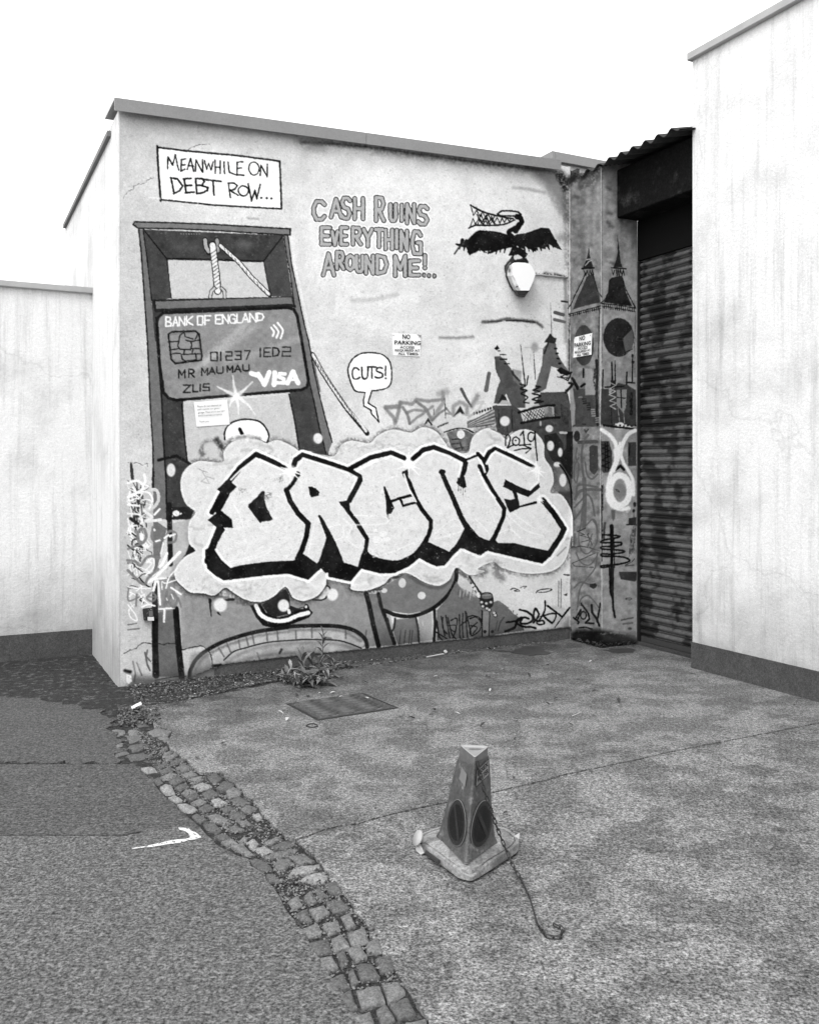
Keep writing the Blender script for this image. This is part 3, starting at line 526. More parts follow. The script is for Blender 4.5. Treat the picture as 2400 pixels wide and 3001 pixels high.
    F('135 540 300 540 370 590 470 545 530 430 740 425 775 520 790 700 795 1480 760 1480 700 1290 640 1250 630 1120 560 980 560 880 500 780 290 760 240 800 160 760', 72, tex=26)
    F('550 60 600 0 C:560 1724 600 1690 640 1724 F:660 20 665 90 700 160 770 260 700 235 620 210 575 400 520 430 470 440 500 330 540 200', 94, tex=30); F('620 215 660 260 745 400 600 425 575 400', 214)
    F('290 230 370 250 360 380 300 330', 130, a=.7, soft=5, tex=60); F('410 400 470 410 480 480 520 540 400 560', 200, a=.85); S('360 30 380 200 400 380', 13, 40, tap=(.4, 1)); S('410 370 425 290', 12, 50); S('470 90 485 320', 9, 40, tap=(.4, 1)); S('C:612 1400 618 1550 622 1690', 9, 110, tap=(.4, 1))
    F('C:580 1700 610 1655 640 1690 665 1700 F:650 20 600 10 560 10', 42); S('C:650 1480 720 1500', 30, 85, soft=3); S('C:645 1540 730 1560', 26, 100, soft=4); E(480, 50, 30, 40, 110, a=.6, soft=14); S('400 50 560 60', 10, 150, soft=4, a=.5)
    S('590 20 560 100', 16, 50); gs(5, lambda i: E(655 + i * 12, 60 + i * 42, 16, 9, 34)); F('665 240 700 215 740 240 790 270 750 290 690 270', 30); F('140 60 165 32 185 60 160 75', 30); S('170 80 185 78', 9)
    S('190 112 235 112', 9); S('190 150 240 150', 13); S('225 188 265 188', 8); S('670 300 770 310 690 300 790 260 760 330 690 300', 10, 30); S('740 430 800 360 770 350', 22, 34); S('800 310 845 390', 18, 40); S('740 410 760 470 770 520', 10, 50)
    S('290 250 300 280 350 330', 18, 50, sp=.5); S('355 360 395 375 360 400 415 415 365 440 420 470 385 510 430 520', 13, 30, c=1); S('490 375 530 385 465 410 520 420', 13, 30); S('460 440 530 460 460 490 550 505 480 520', 15, 30, c=1)
    F('360 600 500 550 640 550 645 640 500 660 385 690', 196, tex=20); F('560 550 620 560 620 630 560 640', 150, a=.8)
    for k in range(10): S(['F', 365 + k * 26, 600 - k * 5, 385 + k * 26 + 60, 680 - k * 7], 5, 30); S(['F', 385 + k * 24, 685 - k * 5, 365 + k * 24 + 60, 590 - k * 5], 5, 30)
    F('560 560 640 555 640 645 560 650', 110, a=.9); E(572, 580, 20, 30, 160, a=.7, soft=8); S('632 560 635 610', 16, 170, a=.8)
    S('345 600 450 570 560 545 645 538', 20, 28, c=1); S('368 688 480 665 600 645 685 640', 22, 28, c=1); gs(6, lambda i: S(['F', 700 + i * 11, 530 + i * 6, 708 + i * 11, 660 + i * 12], 5, 45))
    S('175 580 180 740', 14, 50); S('285 580 292 740', 12, 50); S('210 660 215 780', 16, 70); S('240 660 250 760', 14, 60); E(228, 672, 42, 42, 222, soft=6); E(528, 692, 10, 22, 170)
    F('560 790 660 770 720 860 720 930 700 1010 640 1020 600 960 560 870', 44, soft=3); S('505 730 650 705', 22, 60, soft=4); F('745 760 795 760 795 1160 755 1110 690 1000 690 960 745 900', 34, soft=2)
    for x, y, rx, ry in ((602, 735, 32, 30), (612, 880, 30, 42), (694, 935, 20, 38), (668, 1040, 30, 24), (716, 1170, 30, 54)): E(x, y, rx, ry, 224, soft=5)
    S('695 770 745 770', 20, 190); F('560 1000 630 1050 700 1060 770 1180 780 1260 700 1270 640 1270', 120, a=.8, soft=8, tex=70); S('690 1040 740 1110 775 1200 790 1300 788 1470', 13, 28, c=1)
    E(716, 1170, 30, 54, 222, soft=5)
    # ================= cloud behind the lettering =================
    at('D', 8)
    cloud = PT('D:640 1440 560 1370 518 1250 525 1130 585 1050 680 1008 868 1018 878 930 945 850 1065 808 1180 830 1240 858 1330 830 1440 875 1530 930 1640 930 E:80 925 312 968 385 955 430 875 520 835 668 858 735 795 860 742 985 765 1035 765 1120 722 1230 760 1310 860 1340 905 1420 935 1500 935 1520 850 1560 780 1640 735 1724 730 '
               'F:100 735 190 780 240 830 270 790 370 742 480 765 555 860 562 980 620 1070 640 1180 610 1275 700 1290 765 1380 798 1480 798 1724 I:790 200 740 400 620 500 400 520 200 470 130 420 0 480 H:1640 500 1560 530 1490 525 1400 470 1340 575 1250 622 1130 595 980 515 850 552 790 610 640 665 515 655 500 600 325 560 300 620 240 700 130 748 30 728 '
               'G:1420 650 1380 640 1290 720 1180 760 1060 740 960 680 890 640 800 705 700 685 600 680 520 620 468 555 470 480 550 380 640 330 590 270 578 180 590 80')
    cloud = smooth(cloud, 4, True)
    S(np.vstack([cloud, cloud[:1]]), 26, 55, soft=36, a=.85, sp=.6, pid=0, crop='D'); F(cloud, 216, tex=22); S(np.vstack([cloud[:190], ]), 8, 120, soft=9, a=.5, crop='D')
    inn0 = CI == 8; k0_ = CV.copy(); S(np.vstack([cloud, cloud[:1]]), 26, 240, soft=10, a=.7, pid=8, crop='D'); CV[~inn0] = k0_[~inn0]; CI[~inn0 & (CI == 8)] = 0
    gs(40, lambda i: S(['E', 420 + i * 23, 860 + (i * 37) % 60, 450 + i * 23 + (i * 13) % 50, 850 + (i * 53) % 70], 8, [170, 240, 180][i % 3], a=.5, soft=4))
    gs(26, lambda i: S(['G', 560 + i * 33, 640 + (i * 37) % 60 - (i > 12) * 40, 590 + i * 33, 620 + (i * 53) % 70 - (i > 12) * 40], 9, [175, 242][i % 2], a=.45, soft=4))
    S('700 1100 760 1200 690 1180 740 1140 800 1160', 9, 150, a=.6, soft=4); S('660 1070 700 1090 745 1105', 7, 130, a=.7)
    # eye dome and ear on the cloud
    F('890 825 885 770 915 710 980 670 1080 655 1180 675 1240 740 1255 800 1240 850 1180 822 1060 805 950 840', 246, pid=10); S('888 830 886 770 915 710 980 670 1080 657 1180 677 1240 740 1258 800 1245 850', 14, 32, c=1, pid=10); S('1015 740 1030 775', 30, 26, pid=10)
    S('930 830 1060 800 1180 820', 26, 100, soft=16, a=.7, c=1, sp=.5); S('710 950 700 890 730 850 790 845', 20, 70, soft=26, a=.8, c=1, pid=0, sp=.5); E(780, 900, 70, 60, 196, soft=14, pid=0, a=.9); S('820 830 860 890', 40, 45, soft=22, a=.9, pid=0, sp=.5); S('690 960 680 920', 20, 70, soft=16, a=.7, pid=0)
    E(435, 1085, 36, 56, 215, soft=6, pid=2); E(1670, 818, 40, 44, 226, soft=6, pid=2); S('1620 800 1650 860', 30, 90, soft=12, a=.6, pid=2); E(1672, 818, 36, 40, 228, soft=5, pid=2)
    E(478, 1450, 30, 24, 235, soft=3, pid=2); gs(26, lambda i: E(440 + (i * 37) % 110, 1410 + (i * 23) % 70, 5, 4, 225, pid=2))
    # ================= the big lettering =================
    at('E', 7)
    mass = PT('G:720 320 725 400 740 480 810 540 880 580 1040 560 1200 540 1420 522 1510 550 1590 575 H:210 520 308 438 325 548 510 588 600 480 760 520 880 518 1000 460 1090 390 1160 430 1230 460 1300 455 1370 370 1440 303 1600 370 1660 330 1724 300 '
              'I:0 368 85 330 300 380 545 437 610 375 740 160 735 130 620 -20 400 -200 D:1400 1700 930 1650 870 1560 830 1700')
    outl = [('D:1400 1075 1280 1010 1150 952 1020 1060 925 1180 860 1290 780 1440', 46), ('D:850 1560 775 1750 745 1850', 60), ('E:25 1060 48 1000 105 958 300 1020 490 1085 585 1140 590 1170 500 1340', 46),
            ('E:500 1075 680 978 850 937 960 985', 42), ('E:1035 990 1120 915 1210 892 1330 940 1480 1010 1465 1090 1430 1160', 42), ('E:1480 1005 1590 960 1640 1010 1660 1080 1640 1115', 30), ('F:60 1000 100 930 145 905 300 975 465 1060', 38),
            ('F:545 1335 640 1450 725 1580 700 1640 595 1800', 46)]
    for s, w in outl: S(s, w + 44, 246, c=0)
    S(np.vstack([mass, mass[:1]]), 46, 246, crop='E'); F(mass, 28, tex=14)
    tone = 222
    O_ = PT('D:1155 985 1290 1040 1410 1095 1435 1150 1438 1230 1418 1262 1445 1370 1510 1460 1568 1540 1558 1660 1500 1800 1468 1845 1350 1850 1200 1862 1000 1890 935 1902 860 1835 812 1750 850 1660 890 1590 955 1570 945 1500 850 1430 905 1290 985 1230 940 1170 1030 1080')
    R_ = PT('E:20 1060 60 1005 105 975 300 1040 480 1100 565 1145 562 1170 520 1250 480 1330 412 1358 430 1390 480 1450 550 1550 640 1680 630 1760 H:600 360 570 463 450 425 380 290 320 180 H:235 440 105 350 130 230 160 110 130 60 40 -60 -20 -180')
    C_ = PT('E:520 1100 700 1010 850 968 970 1020 955 1110 1000 1220 1060 1340 1130 1460 1178 1545 1150 1650 1090 1725 1020 1795 900 1845 760 1828 655 1770 662 1660 580 1550 505 1430 508 1340 560 1240 605 1170 590 1125')
    N_ = PT('E:1030 1030 1120 950 1210 922 1330 965 1450 1020 1520 1005 1580 978 1620 1040 1650 1110 1660 1230 1724 1320 F:205 1410 200 1480 130 1640 115 1680 H:1690 248 1640 230 1570 200 1500 100 1455 40 1470 140 1400 270 1340 335 1165 255 1190 100 E:1180 1490 1060 1310')
    E_ = PT('F:75 1040 110 970 150 928 300 1000 450 1070 510 1110 512 1195 525 1290 545 1350 630 1460 705 1580 680 1640 590 1765 450 1735 310 1700 170 1700 I:150 240 190 150 F:235 1470 235 1410 150 1280 80 1150')
    O_ = smooth(O_, 3, True); C_ = smooth(C_, 4, True)
    for P, pid in ((O_, 20), (R_, 21), (C_, 22), (N_, 23), (E_, 24)): F(P, tone, pid=pid, tex=22)
    for s, w in outl: S(s, w, 28, pid=7)
    F('D:910 1160 988 1225 905 1310 822 1248', 30, pid=7); F('D:850 1420 945 1500 957 1572 820 1568 742 1505', 30, pid=7); S('D:905 1290 830 1430', 44, 30, pid=7)
    F('D:1215 1258 1226 1270 1222 1330 1240 1400 1292 1500 1275 1512 1200 1520 1188 1532 1160 1500 1085 1400 1086 1375 1160 1310 1195 1265', 32, pid=7, tex=20)
    S('D:1405 1250 1440 1350 1505 1450 1590 1535 1575 1640 1540 1750 1500 1830', 44, 28, pid=7); S('D:1410 1255 1460 1195 1500 1130', 34, 28, pid=7); E(1500, 1120, 24, 26, 28, pid=7, crop='D')
    F('E:155 1225 185 1225 220 1240 250 1272 240 1300 180 1315 165 1290', 30, pid=7); F('E:410 1352 455 1345 500 1330 508 1440 482 1432 430 1385', 34, pid=7); S('E:475 1410 560 1520 650 1665 635 1760 H:612 380 590 470', 34, 28, pid=7)
    F('H:235 35 245 25 265 38 300 100 340 170 380 250 420 340 452 425 330 320 310 230 270 120', 28, pid=7); F('H:330 300 105 355 230 445 330 312 450 430 570 468 600 345', 28, pid=7, a=0)
    F('H:228 442 332 305 452 428 420 470 300 520', 30, pid=7); S('H:330 305 228 442', 10, 28, pid=7)
    F('E:785 1225 800 1220 825 1280 850 1340 878 1402 850 1452 812 1460 806 1340', 32, pid=7); S('E:845 1352 930 1320 1045 1292', 24, 28, pid=7); S('E:930 1330 952 1385 1068 1356', 20, 28, pid=7)
    S('E:960 1110 1010 1200 1060 1330 1120 1430 1185 1510 1185 1570 H:1165 200 1110 290', 36, 28, pid=7); F('E:945 1105 1010 1060 1000 1130 970 1130', 34, pid=7)
    E(1280, 1100, 30, 22, 28, crop='E', pid=7); S('E:1280 1110 1300 1160 1350 1270 1440 1480 1480 1560 H:1520 160 1570 220', 38, 28, pid=7, tap=(1, 1.2)); F('H:1465 80 1530 170 1600 225 1690 260 1640 330 1440 310 1400 290 1470 160', 30, pid=7)
    F('E:1400 1190 1440 1110 1465 1128 1488 1228 1465 1238 1420 1215', 30, pid=7); S('E:1595 1055 1625 1115', 24, 28, pid=7); gs(4, lambda i: S(['E', 1418 + i * 19, 1220, 1417 + i * 19, 1260 + (i * 17) % 40], 4, 50, pid=7)); gs(2, lambda i: S(['E', 820 + i * 9, 1455, 822 + i * 9, 1500], 4, 50, pid=7))
    S('F:0 945 45 990 72 1060 45 1125', 30, 28, pid=7); S('F:15 1050 60 1140 130 1265 225 1408 215 1480 120 1690', 34, 28, pid=7); F('F:115 1650 90 1690 0 1680 0 1724 I:150 260 120 230', 28, pid=7)
    F('F:232 1163 330 1215 422 1255 518 1195 525 1232 500 1252 425 1312 330 1275 352 1385 495 1345 502 1365 360 1400 270 1445 248 1400 220 1325 275 1336 312 1325 290 1262 212 1225', 30, pid=7)
    F('I:150 262 250 275 400 290 600 330 I:610 375 545 437 300 382 90 330', 30, pid=7)
    # inner highlights, decoration of the fills
    for s, w in (('D:940 1165 1020 1085 1150 985 1400 1098', 14), ('D:1180 995 1400 1095 1440 1120', 18), ('E:60 1060 110 985 300 1045', 16), ('E:300 1045 480 1105 562 1148 520 1240', 18), ('E:560 1090 700 1020 850 968 950 1010', 20), ('E:1040 1030 1130 950 1210 925 1330 965 1445 1025 1420 1140', 20),
                 ('E:1500 1010 1580 980 1625 1050 1640 1100', 18), ('E:1590 1100 1650 1230 1724 1320', 18), ('F:75 1030 110 965 150 930 440 1070', 20), ('F:510 1100 510 1180 440 1250', 18), ('E:960 1120 1000 1240 1060 1350', 14), ('G:815 320 870 400 940 460', 24), ('H:-10 80 120 60 110 340', 0)):
        if w: S(s, w, 248, a=.9, soft=2, pid=None)
    at('G', 7)
    for s in ('900 430 1100 380 1290 310 1200 370 940 440', '1640 100 1600 300 1590 370', 'D:960 1370 1010 1460 1040 1550', 'H:330 130 430 110 450 200 380 240', 'H:450 60 520 130 480 220 560 300', 'H:540 30 790 40 800 100 560 110', 'H:700 380 850 340 1040 260', 'H:1200 200 1380 60 1440 160 1220 230', 'H:1560 60 1640 140 1680 200', 'E:760 1330 800 1180 900 1130',
              'F:240 1480 300 1600 380 1680', 'F:260 1470 400 1590 560 1640', 'F:300 1450 480 1580', 'I:180 180 280 150 380 240', 'F:120 1300 200 1420', 'H:1700 20 1724 90'): S(s, 12, 240, a=.7, soft=3, c=1)
    for x, y, r in ((715, 160, 22), (785, 185, 36), (735, 235, 42), (815, 232, 30)): E(x, y, r, r * .7, 240, a=.8, crop='H')
    gs(320, lambda i: E(rng.uniform(850, 3100), rng.uniform(1050, 1850), rng.uniform(1.5, 6), rng.uniform(1, 3), rng.choice([120, 150, 245]), a=.6, crop='D'))
    for x, y in ((1240, 1320), (1040, 1260), (1340, 1160), (1250, 1300)): gs(9, lambda i: S(['D', x + rng.uniform(-40, 40), y + rng.uniform(-30, 30), x + rng.uniform(-40, 40), y + rng.uniform(-30, 30)], 5, 110, a=.5))
    # flares on the lettering
    for cr, x, y, ln in (('D', 1440, 1090, 150), ('E', 1000, 1040, 140), ('F', 490, 1080, 110), ('F', 520, 1330, 50)):
        E(x, y, 44 * ln / 150, 40 * ln / 150, 252, soft=18, crop=cr)
        for ang, f in ((-90, 1), (90, .8), (20, .8), (200, .6), (45, .9), (-30, .5), (160, .7)):
            a_ = np.radians(ang); S([cr, x, y, x + np.cos(a_) * ln * f, y + np.sin(a_) * ln * f], 20, 250, tap=(1, .1), soft=4)
    # date
    at('Q', 11)
    S('1075 490 1075 420 1100 400 1115 430 1105 480 1090 510 1140 490', 12, 24, c=1); S('1165 415 1140 430 1135 470 1160 490 1190 475 1195 440 1170 420', 12, 24, c=1); E(1162, 448, 8, 8, 24); S('1205 400 1228 365 1235 430 1240 490', 13, 24); S('1195 490 1290 482', 13, 24)
    S('1325 385 1290 378 1268 410 1280 450 1310 450 1328 410', 13, 24, c=1); S('1330 370 1332 440 1342 540 1350 620', 14, 24); S('1150 535 1220 520 1298 518', 11, 24); S('1250 498 1298 518 1252 558', 11, 24)
    # ================= lower scene =================
    at('G', 10)
    def under(fn):
        # paint only where the cloud and lettering do not lie
        k0 = CV.copy(); i0 = CI.copy(); fn(); m = (i0 == 8) | (i0 == 7) | (i0 >= 20); CV[m] = k0[m]; CI[m] = i0[m]
    def lower():
        F('G:430 100 600 60 700 600 520 700 520 1140 500 1000 440 540', 172, a=.8, pid=0, tex=16)
        F('G:510 690 800 690 960 730 1200 740 1400 640 1500 720 1600 740 H:300 560 500 590 640 680 700 900 735 1130 300 1180 G:1724 1190 1300 1250 870 1290 760 1180 700 1135 530 1165', 144, tex=26)
        S('G:520 660 800 700 960 740', 40, 90, soft=30, a=.5, sp=.6); S('G:1000 760 1200 790 1350 700', 30, 80, soft=20, a=.6, sp=.6); S('G:500 700 540 1000', 40, 170, soft=30, a=.5)
        F('1100 790 1190 775 1235 850 1330 890 1420 870 1480 830 1550 815 1565 775 1590 780 1600 815 1628 850 1600 890 1500 930 1380 970 1280 975 1210 960 1150 890', 28)
        S('1150 790 1195 870 1290 915 1400 915 1500 875 1590 850', 34, 246, c=1); F('1200 785 1330 690 1400 650 1430 700 1440 790 1500 812 1560 800 1440 860 1320 885 1250 860', 42); E(1382, 790, 48, 52, 226, soft=6); S('1425 830 1430 850', 24, 240); E(1572, 800, 10, 12, 235)
        S('762 740 765 800 775 880', 26, 40, tap=(1, .3)); S('880 745 960 738', 22, 40); E(850, 785, 56, 58, 228, soft=8); S('830 850 850 870', 20, 50, tap=(1, .5))
        F('H:280 640 320 620 330 660 290 730 230 745 260 700', 235); S('H:300 620 335 640 325 690 280 740 190 742', 14, 34, c=1); E(357, 697, 48, 52, 230, soft=7, crop='H')
        F('H:0 990 200 965 420 990 560 1040 630 1110 600 1150 300 1180 G:1724 1195 1300 1250 870 1290 770 1240 750 1180 900 1100 1200 1020 1500 985', 186, tex=30)
        S('G:880 1250 960 1180 1050 1150 1250 1100 1500 1080 H:120 1076 380 1082 500 1110 600 1150', 13, 50, c=1, soft=2); S('G:860 1290 1200 1210 1500 1190 1724 1195', 24, 120, soft=16, a=.6)
        for x0, y0, x1, y1 in ((840, 1150, 880, 1220), (905, 1110, 940, 1190), (1005, 1085, 1015, 1150), (1070, 1060, 1085, 1125), (1120, 1045, 1135, 1110), (1240, 1020, 1245, 1085), (1330, 1010, 1335, 1075), (1485, 1000, 1488, 1070), (1620, 985, 1622, 1060), (1905, 985, 1906, 1065), (2080, 1000, 2070, 1075), (2200, 1010, 2205, 1090), (2250, 1040, 2245, 1120)):
            S(['G', x0, y0, x1, y1], 14, 80, soft=6, a=.75)
        S('G:640 1330 700 1240 780 1185 920 1120 1160 1048 1420 1008 H:0 1000 200 994 380 996 500 1030 590 1090', 20, 90, c=1, soft=16, a=.7); S('G:900 1270 1060 1180 1250 1128 H:0 1108 180 1104 360 1108 480 1132 560 1160', 26, 110, c=1, soft=20, a=.55)
        S('G:1724 1060 G:1780 1070', 20, 60, soft=5, a=.6); S('G:1350 1190 1365 1160', 20, 70, soft=6); S('G:1160 1190 1180 1240', 12, 100, soft=6, a=.7)
        S('G:590 1395 600 1330 650 1240 740 1165 900 1085 1150 1012 1400 975 H:0 966 200 960 400 965 540 1000 630 1070 650 1140', 34, 36, c=1, soft=3)
        # posts left
        at('G', 2)
        F('275 860 470 820 500 1000 530 1390 275 1390', 104, tex=20); S('G:420 -60 425 200 430 440', 44, 36, soft=5); F('G:330 560 470 540 470 860 330 860', 110, a=.7)
        S('300 900 300 1120 310 1380', 54, 30, soft=3); S('475 820 495 1100 525 1390', 52, 30, soft=3); F('G:275 600 320 600 330 900 275 900', 50); F('G:555 360 590 265 655 325 600 350 520 410', 38)
    under(lower)
    halo = np.vstack([cloud, cloud[:1]]); lo_ = np.array([q for q in halo if q[1] > 1690])
    under(lambda: (S(lo_, 44, 55, soft=44, a=.75, sp=.3, pid=10, crop='D'), S(lo_, 16, 40, soft=12, a=.8, pid=10, crop='D')))
    at('H', 14)
    def toad():
        F('H:640 690 750 690 770 800 830 940 900 1120 735 1135 690 900', 118, tex=20); S('H:640 690 665 780 700 950 745 1130', 40, 34, soft=3); S('H:745 690 770 800 820 930 880 1110', 34, 40, soft=6); S('H:680 640 760 600', 50, 40, soft=16, a=.8)
        F('H:755 650 980 520 1130 600 1250 625 1340 575 1400 480 1395 600 1290 760 1180 830 1000 860 790 830', 118, tex=22); S('H:1400 490 1395 580 1330 700 1200 815 1040 878 900 872 790 830', 34, 36, c=1, soft=3)
        S('H:1000 540 1130 620 1260 640 1350 580', 26, 70, soft=14, a=.6, c=1)
        E(945, 600, 31, 40, 212, soft=3); E(1108, 706, 34, 32, 214, soft=3); E(792, 664, 26, 20, 212, soft=3); S('H:700 660 770 650', 14, 60, soft=6)
        F('H:890 905 1060 895 1075 1000 1085 1095 905 1120 870 1020', 112, tex=18); F('H:1080 885 1195 850 1200 1078 1095 1092', 168, tex=12); S('H:830 880 850 960 855 1000', 30, 170, soft=6); S('H:1215 830 1222 950 1212 1085', 26, 40, soft=2); S('H:1060 895 1078 980 1085 1095', 18, 60, soft=4); S('H:885 900 875 980 850 1020 820 900', 18, 50, soft=4)
        for x in (920, 960, 1000, 1020): S(['H', x + 12, 1000, x, 1110], 10, 75, soft=3)
        S('H:1115 930 1120 960', 9, 210); S('H:1195 860 1198 1050', 9, 190)
        F('H:1235 830 1330 720 1400 590 1440 640 1540 690 1600 730 1620 840 1724 900 1724 1045 1235 1085', 108, pid=14, tex=20); F('I:0 650 60 700 130 760 180 750 240 790 290 850 360 900 390 1000 0 1055', 106, tex=20)
        F('H:1410 600 1480 590 1540 620 1560 720 1480 690', 190, soft=10, a=.7, pid=0); gs(9, lambda i: S(['H', 1420 + i * 15, 650 + (i * 11) % 40, 1415 + i * 14, 700 + (i * 17) % 40], 7, [80, 180][i % 2], a=.7))
        gs(14, lambda i: S(['I', 135 + i * 15, 760 + i * 9 - (i % 3) * 14, 130 + i * 14, 800 + i * 9], 8, 100)); S('I:170 1000 190 930 220 890', 12, 70, soft=4); S('I:150 1000 165 920', 10, 80, soft=4)
        # painted chain, ball and post
        S('H:1410 500 1500 560 1560 640', 26, 60, soft=12, a=.6, sp=.6); S('H:1510 545 1560 620 1612 700', 12, 28, c=1); S('H:1520 600 1560 670 1605 745', 10, 28, c=1)
        for x, y in ((1535, 620), (1555, 650), (1580, 690), (1590, 710)): E(x, y, 15, 14, 215, soft=2)
        F('H:1615 840 1680 840 1675 1050 1615 1055', 132, tex=14); S('H:1615 830 1617 1050', 8); S('H:1678 840 1672 1048', 9); S('I:40 840 38 1040', 8); S('I:100 850 92 1045', 8); F('I:44 850 96 850 90 1042 42 1046', 130, tex=14)
        for x in (60, 122): E(x, 1010, 14, 14, 40, crop='I')
        F('I:20 720 30 690 75 678 120 690 132 740 130 790 90 820 30 800 15 760', 40, c=1, pid=14); F('I:35 700 75 685 118 700 115 725 75 735 38 725', 105, c=1); S('I:45 705 105 700', 8, 160, soft=3, a=.7)
        for x, y in ((35, 765), (75, 775), (112, 765), (45, 800), (80, 818), (100, 830), (140, 855), (150, 875)): E(x, y, 18, 15, 60, crop='I'); E(x - 3, y - 3, 11, 10, 200, crop='I', soft=2)
    under(toad)
    at('W', 15)
    for s in ('100 470 125 620 150 660', '105 480 120 640', '145 430 180 620', '160 440 160 540 200 600', '190 420 230 640', '210 440 250 600 290 650', '240 470 300 450 290 560 260 640', '225 520 290 520 280 580 240 560', '325 410 330 640', '360 400 355 540 365 640', '385 380 405 640', '330 520 400 470', '430 450 500 430 540 470 530 560 450 620 430 560 500 490', '410 430 480 425 545 500 550 600', '440 520 500 540 460 600', '90 580 200 650', '395 400 440 600'):
        S(s, 13, 36, c=1, pid=15)
    for s, w in (('790 488 900 470 930 440', 22), ('920 362 1000 385 1050 430 1040 480 980 500 930 490 960 440 1010 450', 22), ('780 578 870 540 900 470 940 440', 26), ('900 505 960 530 1040 535 1080 545', 22), ('1090 470 1060 440 1075 350 1110 400 1100 440 1060 490', 20), ('1175 275 1170 370 1130 450 1090 490 1120 510 1165 500 1150 470 1110 480', 18),
                 ('1130 430 1240 400 1280 410 1270 460 1240 500', 16), ('1160 430 1240 495', 20), ('1200 325 1340 430', 20), ('1415 345 1340 440', 20), ('1340 440 1270 540', 10)): S(s, w, 28, c=1)
    S('830 165 860 150 900 160 920 180 870 175 900 165', 8, 40, c=1, pid=0); S('930 145 960 130 990 132 970 148', 8, 40, c=1, pid=0); S('1085 195 1110 170 1200 155 1240 162 1190 185 1110 190', 10, 50, c=1, pid=0); S('1310 80 1305 330', 12, 110, a=.8, pid=0); S('1333 60 1330 340', 12, 110, a=.8, pid=0); F('1350 215 1395 200 1390 225', 55, pid=0)
    S('1360 14 1410 20', 14, 40, pid=0); S('1260 340 1340 350', 40, 150, soft=20, a=.4, pid=0)
    S('I:150 450 165 520 200 560', 60, 80, soft=26, a=.6, sp=.7, pid=0); S('I:20 520 40 530', 50, 110, soft=26, a=.5, pid=0); S('I:230 480 270 520', 16, 130, soft=6, a=.5, pid=0); S('I:670 370 740 300', 14, 130, soft=4, a=.7, pid=0); S('I:560 580 680 530 740 440', 40, 170, soft=20, a=.4, pid=0)
    F('I:690 1000 775 880 775 1000 700 1000', 140, a=.6, soft=14, pid=0)
    # ================= scribbles far left =================
    at('M', 16)
    S('65 270 72 370 80 395', 22, 50); S('75 300 85 400', 12, 60); gs(26, lambda i: S(['M', 40 + (i * 37) % 130, 400 + (i * 53) % 420, 60 + (i * 61) % 130, 420 + (i * 71) % 430], 8, [40, 60, 90, 230][i % 4]))
    gs(22, lambda i: S(['M', 30 + (i * 29) % 120, 820 + (i * 47) % 330, 60 + (i * 67) % 110, 830 + (i * 59) % 340], 7, [60, 235, 90, 240][i % 4]))
    r5 = np.random.RandomState(5)
    for i in range(46):
        x, y = r5.uniform(45, 190), r5.uniform(430, 1340); q = [x, y]
        for _ in range(3): x = np.clip(x + r5.uniform(-60, 60), 38, 230); y = y + r5.uniform(-45, 45); q += [x, y]
        S(['M'] + q, r5.choice([6, 9, 13]), r5.choice([235, 240, 225, 60, 45, 242]), c=1, soft=1)
    for s, w, v in (('40 420 110 400 160 440 140 480 60 520 40 530', 20, 238), ('170 350 178 400 160 440', 18, 240), ('210 470 270 480 280 560 230 620 170 630', 24, 205), ('50 520 150 490 210 500 235 560 210 620', 14, 242), ('40 590 130 600', 16, 240), ('290 625 250 670', 16, 240), ('170 640 230 690 180 720 300 710', 22, 225),
                    ('50 560 110 540', 10, 240), ('40 660 130 670 150 730 60 760 40 700', 14, 235), ('60 700 120 740', 26, 40), ('90 690 100 740', 20, 40), ('350 975 310 1060 240 1150', 20, 244), ('450 965 330 1090 240 1180 200 1200', 24, 244), ('220 1180 340 1170', 16, 240), ('260 1200 240 1270', 20, 240), ('280 1200 295 1380', 16, 244), ('430 1095 370 1160 340 1250', 10, 240), ('440 1180 340 1210 310 1200 310 1260', 10, 240),
                    ('380 1245 460 1300', 14, 244), ('320 890 300 980', 12, 235), ('40 1240 110 1250 230 1250', 10, 240), ('40 1380 100 1460 110 1510 60 1480 50 1420 90 1380', 10, 236), ('150 1400 200 1380 250 1390', 14, 238), ('150 1380 170 1300 120 1340', 10, 238), ('285 1415 405 1408', 14, 240), ('330 1415 325 1515', 18, 240), ('40 1540 110 1530', 10, 110), ('40 1580 130 1570', 12, 110), ('190 1050 240 1010 240 1090 180 1150', 14, 236)):
        S(s, w, v, c=1)
    for s, w in (('150 775 118 820 125 880 160 890 185 840 170 785', 24), ('240 770 230 850 270 890 300 860', 24), ('330 860 370 800 420 820 410 880 360 890', 20), ('40 940 150 900', 18), ('35 1030 100 1040 140 1070 200 1000 290 1010', 22), ('40 1110 160 1220 200 1170 280 1100', 22), ('220 1290 190 1330 230 1355 265 1320 235 1285', 16), ('190 1320 260 1320', 12), ('45 1250 45 1350 130 1320', 14), ('110 1300 105 1390', 16), ('350 1280 330 1390 370 1330 400 1290 430 1340 400 1400 350 1340', 22), ('440 1330 460 1400', 16)):
        S(s, w, 118, c=1, soft=3, a=.9)
    E(150, 845, 18, 30, 240); E(250, 790, 8, 12, 235); S('260 880 290 870', 14, 240); S('330 855 360 830', 16, 240); S('370 840 410 825', 16, 242); S('345 1330 352 1345', 8, 240); S('385 1300 400 1335', 9, 240)
    S('195 1740 185 1790 220 1830', 12, 95, soft=3, pid=0); S('175 1760 195 1860 215 1900', 14, 90, soft=4, pid=0); S('80 1830 100 1930 90 1990', 14, 95, soft=4, pid=0); S('110 1840 150 1940', 12, 95, soft=4, pid=0)
    S('N:640 1953 700 1944 921 1919 1100 1902 1450 1866 1671 1840', 7, 60, soft=4, a=.8, pid=0); S('N:640 1960 921 1926 1450 1873 1671 1847', 10, 60, pid=0)
